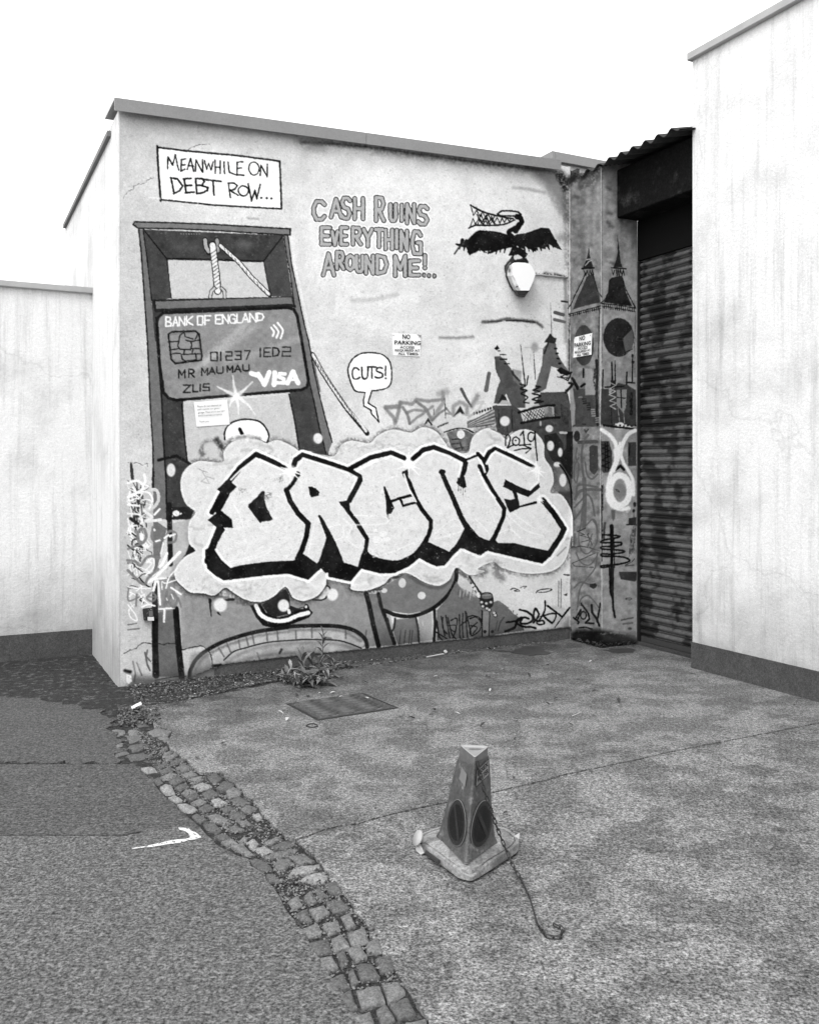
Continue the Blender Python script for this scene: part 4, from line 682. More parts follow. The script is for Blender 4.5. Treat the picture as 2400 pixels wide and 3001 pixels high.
    # ---- low plaster: crack lines, grime along the base, flaking
    for s in ('M:10 1765 60 1740 100 1730 155 1685 235 1688 280 1685 320 1700 340 1690 420 1690', 'G:530 1165 600 1145 690 1133 735 1160 770 1210 785 1290'):
        P = smooth(PT(s), 6); P += rng.randn(*P.shape) * .8; S(P, 7, 36, crop='G', pid=0)
    F('G:80 1380 300 1390 560 1380 640 1340 780 1300 860 1300 900 1400 560 1560 60 1640', 84, a=.75, soft=30, pid=0); F('G:60 1200 190 1110 180 1360 60 1360', 190, a=.4, soft=20, pid=0)
    F('G:60 1370 100 1380 105 1430 80 1450 60 1440', 235, pid=0); S('G:50 1340 90 1350', 30, 40, pid=0, soft=10); F('G:640 1290 690 1280 700 1340 650 1350', 165, a=.6, pid=0, soft=5); S('G:300 1420 430 1395 560 1385', 8, 60, pid=0, soft=3); S('G:790 1300 850 1290', 26, 40, pid=0, soft=6)
    F('G:600 1200 740 1170 790 1300 720 1420 600 1400 590 1300', 110, a=.5, soft=14, pid=0)
    gs(200, lambda i: E(rng.uniform(60, 1000), rng.uniform(1250, 1600), rng.uniform(1, 6), rng.uniform(1, 4), rng.choice([50, 80, 150]), a=.6, crop='G', pid=0))
    # a few broader sprays and roller marks inside the cloud
    r6 = np.random.RandomState(6); inn = CI == 8
    keep_ = CV.copy()
    for i in range(70):
        j = r6.randint(0, len(cloud)); q = cloud[j] + (cloud.mean(0) - cloud[j]) * r6.uniform(.04, .12); t_ = r6.uniform(0, 6.28)
        S(['N', q[0], q[1], q[0] + 22 * np.cos(t_), q[1] + 12 * np.sin(t_), q[0] + 40 * np.cos(t_ + .4), q[1] + 20 * np.sin(t_ + .4)], 7, r6.choice([165, 180, 246, 150]), c=1, soft=5, a=.5, pid=8, crop='N')
    for i in range(30):
        q = (r6.uniform(800, 2900), r6.uniform(1100, 1800)); S(['D', q[0], q[1], q[0] + r6.uniform(30, 90), q[1] - r6.uniform(-30, 60)], 12, r6.choice([205, 236]), soft=8, a=.35, pid=8, crop='D')
    CV[~inn] = keep_[~inn] * 1.0
    CI[~inn & (CI == 8)] = 0
    # dark paints lie uneven: roller streaks, thin coverage, chips
    dk = np.clip((95 - CV) / 60, 0, 1); st = vnoise(PH, PW, 34, 41, 5); ch = vnoise(PH, PW, 4, 42, 2)
    CV += dk * ((st - .5) * 34 + np.where(ch > .83, 48, 0))
    lt = np.clip((CV - 150) / 60, 0, 1); CV -= lt * np.where(vnoise(PH, PW, 7, 43, 3) > .76, 22, 0)
    # grime rising from the foot of the wall
    fy = np.interp(np.arange(PW) + PX0, [330, 545, 921, 1661, 1700], [2060, 2000, 1918, 1841, 1836])
    yy = (np.arange(PH) + PY0)[:, None]; g_ = np.clip(1 - (fy[None] - yy) / 90, 0, 1) ** 2 * (vnoise(PH, PW, 60, 44, 4) * 1.6 - .25).clip(0, 1)
    g_[:, (np.arange(PW) + PX0) > 1668] *= 0; CV *= 1 - .55 * g_
    # overall weathering: scuffs through every paint layer
    n = vnoise(PH, PW, 9, 21, 4); CV[:] = CV + (n - .5) * 16 + rng.randn(PH, PW) * 3.0
    m = vnoise(PH, PW, 13, 22, 4) > .78; CV[m] = CV[m] * .85 + 150 * .15
    np.clip(CV, 18, 252, out=CV)

# ================================================================== walls with the mural
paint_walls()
MP = paint_mat()
def sample(px, py):
    x = np.clip(px - PX0, 0, PW - 1.01); y = np.clip(py - PY0, 0, PH - 1.01)
    xi = x.astype(int); yi = y.astype(int); fx = x - xi; fy = y - yi
    v = CV[yi, xi] * (1 - fx) * (1 - fy) + CV[yi, xi + 1] * fx * (1 - fy) + CV[yi + 1, xi] * (1 - fx) * fy + CV[yi + 1, xi + 1] * fx * fy
    return v, CI[np.round(y).astype(int), np.round(x).astype(int)]
def painted_sheet(parent, base_name, a0, adir, n_out, a1, z0, z1, names, keep=None, step=.005, relief=.0015, ids_ok=None):
    """a sheet of painted render standing at a0, running along adir; one mesh for the bare
    render and one for each painted thing on it"""
    na = int(a1 / step) + 1; nz = int((z1 - z0) / step) + 1
    A = np.linspace(0, a1, na); Z = np.linspace(z0, z1, nz)
    r = (vnoise(nz, na, 60, 31, 4) - .5) * relief * 4 + (vnoise(nz, na, 8, 32, 3) - .5) * relief
    a0 = np.array(a0); ad = np.array(adir); no = np.array(n_out)
    P = a0[None, None] + A[None, :, None] * ad + r[:, :, None] * no; P[:, :, 2] += Z[:, None]
    px = PPX + FL * P[:, :, 0] / P[:, :, 1]; py = PPY - FL * (P[:, :, 2] - CAM_H) / P[:, :, 1]
    v, ids = sample(px, py)
    refl = (.80 * (np.clip(v, 16, 255) / 250.) ** 2.2).astype(np.float32)
    f = (np.arange(nz - 1)[:, None] * na + np.arange(na - 1)[None])
    quads = np.stack([f, f + 1, f + na + 1, f + na], -1)
    qi = ids[:-1, :-1]; kp = np.ones(qi.shape, bool)
    if keep is not None: kp = keep(px[:-1, :-1], py[:-1, :-1])
    org = np.array(world_loc(parent)); PF = (P.reshape(-1, 3) - org).astype(np.float32); rf = refl.reshape(-1)
    done = np.zeros(qi.shape, bool)
    for pid, (nm, lab) in list(names.items()) + [(0, (base_name, None))]:
        m = kp & ((qi == pid) if pid else ~done)
        if pid: done |= (qi == pid)
        q = quads[m]
        if len(q) < 30: 
            if pid: done &= ~(qi == pid)
            continue
        used, inv = np.unique(q.reshape(-1), return_inverse=True)
        me = bpy.data.meshes.new(nm); me.vertices.add(len(used)); me.vertices.foreach_set('co', PF[used].reshape(-1))
        me.loops.add(len(inv)); me.loops.foreach_set('vertex_index', inv.astype(np.int32))
        me.polygons.add(len(q)); me.polygons.foreach_set('loop_start', np.arange(0, len(inv), 4, dtype=np.int32)); me.polygons.foreach_set('loop_total', np.full(len(q), 4, np.int32))
        me.polygons.foreach_set('use_smooth', np.ones(len(q), bool)); me.update(calc_edges=True)
        at_ = me.attributes.new('reflectance', 'FLOAT', 'POINT'); at_.data.foreach_set('value', rf[used])
        me.materials.append(MP); o = bpy.data.objects.new(nm, me); link(o, parent)
        if lab: o['label'] = lab
        if nm.startswith('painted'): pass
TL = 3.93                                         # the mural wall ends just past the left of the picture
mural_wall = thing('mural_wall', 'tall rendered wall covered with the guillotine mural and the bubble lettering', 'wall', C0)
low = np.array([(330, 2070), (378, 2056), (420, 2046), (452, 2034), (500, 2012), (545, 1999), (585, 1975), (620, 1960), (640, 1957), (650, 1949.5), (700, 1943), (921, 1918), (1100, 1901), (1450, 1864.5), (1661, 1841), (1700, 1836)], float)
jag = lambda x: np.sin(x * .31) * 1.2 + np.sin(x * .83 + 1) * .9 + np.sin(x * 1.9) * .5
top_line = lambda x: 424 + (x - 1100) * .1345
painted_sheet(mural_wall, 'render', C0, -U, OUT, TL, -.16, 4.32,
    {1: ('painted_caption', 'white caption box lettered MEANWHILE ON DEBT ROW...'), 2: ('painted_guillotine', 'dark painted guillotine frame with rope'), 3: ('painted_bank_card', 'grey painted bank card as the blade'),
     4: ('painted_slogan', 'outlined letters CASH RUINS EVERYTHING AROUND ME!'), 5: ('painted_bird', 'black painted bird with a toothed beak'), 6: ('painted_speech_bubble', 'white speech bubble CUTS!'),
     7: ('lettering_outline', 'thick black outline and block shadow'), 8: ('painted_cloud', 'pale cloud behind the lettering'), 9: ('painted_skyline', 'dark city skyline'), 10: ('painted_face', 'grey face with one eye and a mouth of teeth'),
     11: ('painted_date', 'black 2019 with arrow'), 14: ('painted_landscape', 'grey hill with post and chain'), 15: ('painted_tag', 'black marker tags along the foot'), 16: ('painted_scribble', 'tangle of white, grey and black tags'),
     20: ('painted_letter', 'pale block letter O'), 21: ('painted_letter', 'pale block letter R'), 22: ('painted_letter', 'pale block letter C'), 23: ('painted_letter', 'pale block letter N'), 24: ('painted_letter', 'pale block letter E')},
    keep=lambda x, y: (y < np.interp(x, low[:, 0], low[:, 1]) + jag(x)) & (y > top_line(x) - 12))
# body of the wall behind the render, plinth, left end
conc = mat('old_concrete', tone(74), .9, var=.35, scale=7, fine=.22, bump=.006, bscale=35)
WZ = 4.08
b = MB(); b.slab(C0 - U * TL + OUT * -.30 + UP * -.2, U * (TL + .0), V * -.278, UP * (WZ + .2)); b.build('wall_core', mat('masonry', tone(120), .9, var=.2), mural_wall)
b = MB(); b.slab(C0 - U * (TL + .012) + OUT * -.30 + UP * -.2, U * .012, V * 3.0, UP * (WZ + .2)); b.slab(C0 - U * (TL + .012) + OUT * -.002 + UP * -.2, U * .011, V * .296, UP * (WZ + .2)); b.build('end_render', mat('pale_render', tone(228), .88, var=.06, scale=2.5, fine=.05, bump=.005, bscale=45, g2=tone(200), patch=1.6, pmin=.50, pmax=.70, drips=.28), mural_wall)
pl = MB(); n = 60; pts = []
for i in range(n + 1):
    t = 3.25 * (1 - i / n); z = .0 + (on_mural(*px_of(C0 - U * t + UP * 1)).z * 0); x, _ = px_of(C0 - U * t)
    yl = float(np.interp(x, low[:, 0], low[:, 1])); zt = on_mural(x, yl).z + .02
    o_ = -.014 + .004 * mnoise.noise(Vector((t * 6, 3, 1)))
    pts.append((C0 - U * t + OUT * o_, zt))
vs_ = []; fs = []
for p, zt in pts: vs_ += [p + UP * -.08, p + UP * zt * .5 + OUT * .004, p + UP * zt]
for i in range(n): 
    for k in range(2): a = i * 3 + k; fs.append((a, a + 3, a + 4, a + 1))
pl.add(vs_, fs); pl.build('plinth', conc, mural_wall, smooth=True)
# ---- metal roof edge
metal_edge = mat('grey_metal_trim', tone(128), .45, var=.10, scale=5, fine=.05, spec=.5)
def zb(t):   # underside height of the trim above the wall at distance t from the corner
    P1 = on_mural(1100, 424, .07); P2 = on_mural(1644, 497, .07)
    t1 = (C0 - P1).dot(U); t2 = (C0 - P2).dot(U)
    return P2.z + (P1.z - P2.z) * (t - t2) / (t1 - t2)
tE = (C0 - on_mural(1644, 497, .07)).dot(U)
roof_edge = thing('roof_trim', 'long grey metal trim capping the top of the mural wall', 'roof edge', C0 - U * 2 + UP * zb(2))
cuts = [TL + .05, 2.05, tE]
for i in range(2):
    ta, tb = cuts[i] - (.0015 if i else 0), cuts[i + 1] + (.0015 if i == 0 else 0)
    a = C0 - U * ta; c = C0 - U * tb; b = MB(); P = []
    for q, z in ((a, zb(ta)), (c, zb(tb))):
        P += [[q + OUT * .07 + UP * z, q + OUT * .075 + UP * (z + .088), q + OUT * -.36 + UP * (z + .10), q + OUT * -.36 + UP * (z + .085), q + OUT * .058 + UP * (z + .074), q + OUT * .058 + UP * z]]
    b.add(P[0] + P[1], [tuple(range(6)), tuple(range(6, 12))[::-1]] + [(k, (k + 1) % 6, 6 + (k + 1) % 6, 6 + k) for k in range(6)])
    b.build('trim_length', metal_edge, roof_edge)
b = MB(); b.slab(C0 - U * (TL + .04) + OUT * -3.2 + UP * (zb(TL) - .05), U * (TL + .04), V * -2.88, UP * .04); b.build('flat_roof', mat('roof_edge_grey', tone(120), .7, var=.2), roof_edge)
# ragged mortar on top of the corner
b = MB(); random.seed(4)
for i in range(16):
    x = 1640 + i * 3.6; h = random.uniform(-.02, .04); p = on_mural(x, 506, .0)
    b.slab(p + OUT * -.12 + UP * -.06, U * .022, V * -.11, UP * (.06 + max(h, 0.0) + .01))
b.build('broken_coping', mat('broken_mortar', tone(60), .95, var=.5, scale=20, fine=.3), mural_wall)
# ---- building behind with its own trim
nb = thing('rear_building', 'low flat-roofed building showing its grey metal trim behind the wall corner', 'building', C0 + V * 1.2)
def behind(px, py, k=.95): return on_mural(px, py, -k)
c1 = behind(*c2n('C', 655, 200)); c2 = behind(*c2n('C', 655, 122)); hgt = c2.z - c1.z
b = MB(); b.slab(Vector((c1.x, c1.y, c1.z)), U * 3.4, V * .04, UP * hgt); b.build('trim', metal_edge, nb)
b = MB(); b.slab(Vector((c1.x, c1.y, c1.z)) - U * .04, U * .037, V * 3, UP * hgt); b.build('trim', metal_edge, nb)
b = MB(); b.slab(Vector((c1.x, c1.y, 0)) + U * .02 + V * .05, U * 3.3, V * 2.9, UP * (c1.z + .02)); b.build('wall', mat('rear_render', tone(185), .9, var=.2, scale=6, fine=.1, stretch=(8, 8, 1)), nb)
b = MB(); b.slab(Vector((c1.x, c1.y, c1.z + hgt - .02)) + V * .045, U * 3.35, V * 2.9, UP * .03); b.build('roof', mat('roof_felt', tone(60)), nb)

# ================================================================== buttress
QZ = 4.14
buttress = thing('buttress', 'square rendered pier in the corner painted with two clock towers and a white ribbon', 'pier', C0 + OUT * S1)
tops = lambda x: np.interp(x, [1660, 1700, 1722, 1762, 1900], [516, 512, 503, 487, 470]) + np.sin(x * .5) * 1.5
foot = lambda x, y: (y > tops(x))
painted_sheet(buttress, 'render', C0, -V, -U, S1, -.05, 4.3, {12: ('painted_clock_tower', 'dark clock tower on the side face'), 15: ('painted_tag', None)}, keep=foot, relief=.001)
painted_sheet(buttress, 'render', C0 + OUT * S1, U, OUT, T2 + .0, -.05, 4.3, {12: ('painted_clock_tower', 'dark clock tower on the front face'), 13: ('painted_ribbon', 'white looped ribbon')}, keep=foot, relief=.001)
b = MB(); b.slab(C0 + U * .012 + V * .05 - UP * .1, U * (T2 - .0), V * -(S1 + .04), UP * (QZ + .1)); b.build('core', mat('masonry', tone(120)), buttress)
b = MB()
for k in range(40):   # crumbling foot
    a = random.random(); s = random.uniform(.012, .035)
    p = (C0 + OUT * (S1 * a) - U * .004) if k < 18 else (C0 + OUT * S1 + U * (T2 * a) + OUT * .004)
    p = p + UP * random.uniform(-.005, .02); q = [p + Vector((random.uniform(-s, s), random.uniform(-s, s), random.uniform(0, s))) for _ in range(6)]
    b.add(q, [(0, 1, 2), (0, 2, 3), (0, 3, 4), (1, 2, 5), (2, 3, 5), (3, 4, 5)])
tag(b.build('rubble', mat('dark_rubble', tone(50), .9, var=.4, scale=30)), None, None, None, 'stuff')

# ================================================================== garage front on the right
SH_W = .80                                        # visible shutter doorway
garage = thing('garage', 'dark garage front with concrete beam, corrugated roof and roller shutter', 'building', C0 + OUT * S1 + U * T2)
Q2 = C0 + OUT * S1
dark_beam = mat('shaded_dirty_concrete', tone(24), .9, var=.5, scale=9, fine=.4, fscale=60, bump=.012, bscale=30, spec=.1, g2=tone(50), patch=5, pmin=.52, pmax=.66)  # beam colour carries its dirt and the shade under the eave
zbm = on_front(1807, 638).z; zhd = on_plane(1866, 764, Q2 + U * T2, U).z
BL = SH_W + .12
b = MB(); b.slab(Q2 + U * TB + OUT * .002 + UP * zbm, OUT * BL, U * 1.2, UP * (4.13 - zbm)); b.build('beam', dark_beam, garage, bevel=.006)
b = MB(); b.slab(Q2 + U * (T2 + .004) + OUT * .002 + UP * zhd, OUT * (SH_W + .05), U * .3, UP * (zbm - zhd - .003)); b.build('shutter_box', mat('dark_box', tone(14), .8, fine=.15, spec=.1), garage)
# corrugated roof sheet: ridges run away from the eave, ends show as waves
b = MB(); pitch = .146; n = int((BL + .35) / pitch * 8); vv = []; ff = []
for i in range(n + 1):
    s = -.30 + i * pitch / 8; h = .021 * math.cos(2 * math.pi * i / 8); h += .006 * mnoise.noise(Vector((i * .3, 0, 0)))
    base = Q2 + OUT * s + UP * (4.150 + h)
    if s < .02: base = base - UP * .01
    for d, zz in ((-.03, 0), (1.3, .30), (3.2, .75)): vv.append(base + U * d + UP * zz)
for i in range(n):
    for k in range(2): a = i * 3 + k; ff.append((a, a + 3, a + 4, a + 1))
m_ = len(vv); vv += [v - UP * .008 for v in vv]; ff += [tuple(x + m_ for x in f)[::-1] for f in ff]
for i in range(n): ff.append((i * 3, i * 3 + m_, i * 3 + 3 + m_, i * 3 + 3))
b.add(vv, ff); b.build('corrugated_roof', mat('roof_sheet', tone(52), .8, var=.4, scale=10, fine=.2), garage, smooth=True)
b = MB(); b.slab(Q2 + U * .30 + OUT * -.28 + UP * 4.02, OUT * (BL + .28), U * 2.5, UP * .09); b.build('roof_void', mat('dark_box', tone(26)), garage)
# shutter
shutter = thing('roller_shutter', 'closed roller shutter of narrow ribbed metal slats with faded graffiti', 'shutter', Q2 + U * (T2 + .03))
slat_m = mat('shutter_slat', tone(38), .36, g2=tone(84), patch=5, pmin=.46, pmax=.53, var=.3, scale=18, fine=.2, metal=0., spec=.6, bump=.001, bscale=60, stretch=(1, 1, 1))
sp = .0655; ns = int((zhd - .07) / sp); prof = [(-.012, .0), (-.012, .004), (.002, .006), (.004, .009), (-.010, .012), (-.010, .016), (.006, .019), (.014, .028), (.015, .040), (.009, .052), (-.004, .059), (-.012, .0625), (-.012, .0655)]
mesh0 = None
for i in range(ns + 1):
    z = .075 + i * sp
    if mesh0 is None:
        vv = []; ff = []
        for s in (.018, SH_W * .25, SH_W * .5, SH_W * .75, SH_W): vv += [U * -d + OUT * s + UP * h for d, h in prof]
        k = len(prof)
        for a in range(4):
            for j in range(k - 1): ff.append((a * k + j, (a + 1) * k + j, (a + 1) * k + j + 1, a * k + j + 1))
        me = bpy.data.meshes.new('slat'); me.from_pydata([tuple(v) for v in vv], [], ff); me.polygons.foreach_set('use_smooth', [True] * len(me.polygons)); me.materials.append(slat_m); mesh0 = me
    o = bpy.data.objects.new('slat', mesh0); o.location = Q2 + U * (T2 + .03) + UP * z - Vector(shutter.location); link(o, shutter)
slat_m.node_tree.nodes['Texture Coordinate'].name = 'tc'
g_ = slat_m.node_tree; tcn = g_.nodes['tc']; geo = g_.nodes.new('ShaderNodeNewGeometry')
for lk in list(g_.links):
    if lk.from_node == tcn: to = lk.to_socket; g_.links.remove(lk); g_.links.new(geo.outputs['Position'], to)
b = MB(); b.slab(Q2 + U * (T2 + .052) + OUT * .0 + UP * .0, OUT * (SH_W + .02), U * .02, UP * (zhd + .02)); b.build('leak_backing', mat('dark_box', tone(26)), shutter)  # unseen plate added behind the slats to stop light leaking through
b = MB(); b.slab(Q2 + U * (T2 + .003) + OUT * .002 + UP * .0, OUT * .024, U * .05, UP * (zhd - .003)); b.build('guide_rail', mat('rail', tone(30), .5), shutter)
b = MB(); b.slab(Q2 + U * (T2 + .018) + OUT * (SH_W - .02) + UP * .0, OUT * .04, U * .05, UP * (zhd - .003)); b.build('guide_rail', mat('rail', tone(30)), shutter)
b = MB(); b.slab(Q2 + U * (T2 + .022) + OUT * .03 + UP * .03, OUT * (SH_W - .05), U * .03, UP * .046); b.build('bottom_rail', mat('rail_b', tone(64), .5), shutter)
b = MB(); b.slab(Q2 + U * (T2 - .02) + OUT * .002 + UP * -.02, OUT * (SH_W + .05), U * .3, UP * .045); b.build('threshold', mat('threshold', tone(60), .8, var=.3, fine=.2), garage, bevel=.004)
# pale rendered house wall next to the garage (mostly outside the picture's content)
pale = mat('pale_render', tone(228), .88, var=.06, scale=2.5, fine=.05, bump=.005, bscale=45, g2=tone(200), patch=1.6, pmin=.50, pmax=.70, drips=.28)
hw = thing('side_house_wall', 'plain pale rendered wall beside the roller shutter at the right edge', 'wall', Q2 + U * TB + OUT * (BL + 1))
b = MB(); b.slab(Q2 + U * (TB - .03) + OUT * (BL + .003) + UP * -.05, OUT * 9, U * 3, UP * 4.75); b.build('render', pale, hw)
b = MB(); b.slab(Q2 + U * (TB - .045) + OUT * (BL + .003) + UP * -.04, OUT * 9, U * .014, UP * .24); b.build('plinth', conc, hw)
b = MB(); b.slab(Q2 + U * (TB - .07) + OUT * (BL - .02) + UP * 4.70, OUT * 9.1, U * 3.1, UP * .06); b.build('coping', mat('coping', tone(170), .8, var=.15), hw, bevel=.005)
lw = thing('yard_wall', 'pale rendered yard wall set back beyond the left end of the mural wall', 'wall', C0 - U * 6 + V * 1.3)
b = MB(); b.slab(C0 - U * 16 + V * 1.3 - UP * .1, U * 12.3, V * .25, UP * 3.1); b.build('render', pale, lw)
b = MB(); b.slab(C0 - U * 16 + V * 1.285 - UP * .1, U * 12.3, V * .014, UP * .3); b.build('plinth', conc, lw)
b = MB(); b.slab(C0 - U * 16 + V * 1.26 + UP * 3.0, U * 12.3, V * .33, UP * .05); b.build('coping', mat('coping', tone(170)), lw, bevel=.005)

# ================================================================== ground
def gp(s, z=0.):
    out = []; k = 'N'; buf = []
    for tok in s.split():
        if tok[0].isalpha():
            k = tok[0]; tok = tok[2:]
            if not tok: continue
        buf.append(float(tok))
        if len(buf) == 2:
            x, y = buf if k == 'N' else c2n(k, *buf); out.append(on_ground(x, y, z)); buf = []
    return out
def rough(P, amp, step=.05, seed=1):
    out = []; k = 0
    for i in range(len(P) - 1):
        a, b_ = P[i], P[i + 1]; L = (b_ - a).length; n = max(1, int(L / step)); nn = Vector((-(b_ - a).y, (b_ - a).x, 0)).normalized()
        for j in range(n):
            p = a.lerp(b_, j / n)
            out.append(p + nn * amp * (mnoise.noise(Vector((p.x * 14, p.y * 14, seed))) + .25 * mnoise.noise(Vector((p.x * 30, p.y * 30, seed)))))
    return out + [P[-1]]
b = MB(); b.add([(-150, -60, -.06), (150, -60, -.06), (150, 400, -.06), (-150, 400, -.06)], [(0, 1, 2, 3)]); tag(b.build('ground', mat('far_asphalt', tone(84), .9, var=.2, scale=.5, fine=.35, fscale=150)), kind='structure')
yard_m = mat('yard_concrete', tone(120), .9, var=.22, scale=9, fine=.50, fscale=105, bump=.007, bscale=110, g2=tone(99), patch=3.4, pmin=.45, pmax=.55, spots=.5, foot=True, spec=.12)
wet = (0, 0, 0)
edge_l = gp('J:160 150 215 205 290 262 300 310 380 325 450 352 430 400 400 455 410 485 490 540 560 592 620 655 680 700 760 705 830 695 875 708 890 750 980 800 1035 850 1060 900 1110 940 1170 992 1225 1050 1265 1110 1272 1150 1345 1195 1400 1240 1478 1268')
crack = gp('K:45 1262 120 1238 290 1182 420 1150 560 1132 700 1088 800 1065 930 1030 1050 1005 1290 955 L:130 865 340 815 560 765 760 710 900 680 1100 640 1340 590 1590 530 N:2050 2186 2400 2118')
wall_edge = gp('N:1671 1876 1560 1886 1400 1901 1281 1912 1120 1932 1000 1946 930 1962 850 1992 760 2012 690 2026 620 2038 520 2057 460 2066')
crack_f = rough(crack, .006, .03, 5)
far_r = crack[-1] + (crack[-1] - crack[-3]) * 4
up_poly = [far_r, C0 + U * 6 - V * 3, C0 + U * 6 + V * .4, C0 + U * .0 + V * .012] + rough(wall_edge[1:], .02, .05, 2) + rough(edge_l, .025, .04, 3) + crack_f
yard = thing('yard_slabs', None, None, (0, 0, 0), kind='structure')
def prism_z(P, z0, z1, name, m, parent=None, kind=None):
    b = MB(); n = len(P); vs_ = [(p.x, p.y, z1) for p in P] + [(p.x, p.y, z0) for p in P]
    from mathutils.geometry import tessellate_polygon
    tris = tessellate_polygon([[Vector((p.x, p.y, 0)) for p in P]])
    b.add(vs_, [tuple(t) for t in tris] + [(i, (i + 1) % n, n + (i + 1) % n, n + i) for i in range(n)])
    o = b.build(name, m, parent)
    if kind: o['kind'] = kind
    return o
o = prism_z(up_poly, -.06, 0, 'concrete_slab', yard_m, yard); o['label'] = 'large upper slab reaching the wall'
dn_left = gp('K:68 1288 110 1330 200 1405 260 1470 330 1558 345 1600 N:1010 2620 1075 2720 1150 2830 1235 2960 1330 3110 1440 3300 1700 4100')
crack_b = [p + Vector((.003, -.011, 0)) for p in crack_f]
d0 = dn_left[-1]
dn_poly = crack_b + [far_r + Vector((0, -.015, 0)), Vector((9, -3, 0)), Vector((d0.x, -3, 0))] + rough(dn_left[::-1], .02, .04, 4)
o = prism_z(dn_poly, -.06, -.002, 'concrete_slab', yard_m, yard); o['label'] = 'near slab in front of the crack'
# asphalt, two ages
asp_edge = gp('J:45 632 110 640 170 652 200 700 290 792 350 872 420 932 500 1012 600 1092 690 1168')
asp_edge2 = gp('J:690 1170 780 1272 870 1342 1000 1402 1080 1432 1110 1492 1222 1562 1245 1612 N:800 2600 850 2680 930 2800 1010 2920 1100 3080 1210 3300 1450 4100')
seam = gp('J:45 1225 200 1200 400 1178 560 1166 690 1169')
a_l = asp_edge[0]
prism_z([a_l + Vector((-8, -.0, 0))] + rough(asp_edge, .012, .04, 6) + rough(seam[::-1], .04, .03, 7) + [seam[0] + Vector((-8, 0, 0))], -.06, -.0015, 'old_asphalt', mat('old_asphalt', tone(74), .9, var=.22, scale=4, fine=.5, fscale=85, bump=.005, bscale=100, spots=.3), None, 'structure')
prism_z([seam[0] + Vector((-8, -.004, 0))] + [p + Vector((0, -.004, 0)) for p in rough(seam, .04, .03, 7)] + rough(asp_edge2, .012, .04, 8) + [Vector((asp_edge2[-1].x, -3, 0)), Vector((seam[0].x - 8, -3, 0))], -.06, .0005, 'new_asphalt', mat('new_asphalt', tone(86), .9, var=.2, scale=4, fine=.55, fscale=85, bump=.005, bscale=100, spots=.3), None, 'structure')
oa = MATS['old_asphalt']
prism_z(rough([on_ground(x, y) for x, y in ((352, 2236), (348, 2190), (338, 2140), (318, 2098), (250, 2070), (100, 2050), (-400, 2010), (-900, 2200), (-900, 2238), (352, 2236))], .09, .05, 15)[:-1], -.06, -.0005, 'old_asphalt', oa, None, 'structure')
# painted corner mark
mk = gp('J:495 1178 590 1176 690 1256 640 1276 400 1318 108 1354 100 1346 380 1296 590 1258 585 1245', .0)
b = MB(); P = rough(mk + [mk[0]], .014, .015, 9)[:-1]
from mathutils.geometry import tessellate_polygon
b.add([(p.x, p.y, .003) for p in P], [tuple(t) for t in tessellate_polygon([[Vector((p.x, p.y, 0)) for p in P]])])
o = b.build('road_marking', mat('worn_white_paint', tone(200), .8, var=.1, fine=.2, fscale=200, g2=tone(96), patch=55, pmin=.54, pmax=.60)); tag(o, None, None, None, 'structure')
# earth bed under the cobbles and along the wall
bed = gp('N:330 2000 420 2040 560 1985 700 1950 900 1925 1671 1876 1500 1900 1250 1930 1000 1985 700 2060 560 2090 560 2250 800 2420 900 2480 1100 2700 1500 3300 1750 4100 1300 4100 700 2500 500 2300 380 2260 300 2240 250 2100', -.03)
bedm = mat('damp_earth', tone(46), .95, var=.5, scale=14, fine=.5, fscale=160, bump=.012, bscale=70, g2=tone(84), patch=22, pmin=.54, pmax=.64)
b = MB(); nx = 150; ny = 210; vv = []; x0, x1, y0, y1 = -3.2, 1.8, 1.6, 8.3
for j in range(ny + 1):
    for i in range(nx + 1):
        x = x0 + (x1 - x0) * i / nx; y = y0 + (y1 - y0) * j / ny
        z = -.011 + .009 * mnoise.noise(Vector((x * 18, y * 18, 0))) + .006 * mnoise.noise(Vector((x * 60, y * 60, 0)))
        z += .018 * max(0, 1 - abs((Vector((x, y, 0)) - C0).dot(OUT) - .03) / .12)
        vv.append((x, y, min(z, -.004)))
b.add(vv, [(j * (nx + 1) + i, j * (nx + 1) + i + 1, (j + 1) * (nx + 1) + i + 1, (j + 1) * (nx + 1) + i) for j in range(ny) for i in range(nx)])
tag(b.build('earth_bed', bedm, None, smooth=True), None, None, None, 'structure')
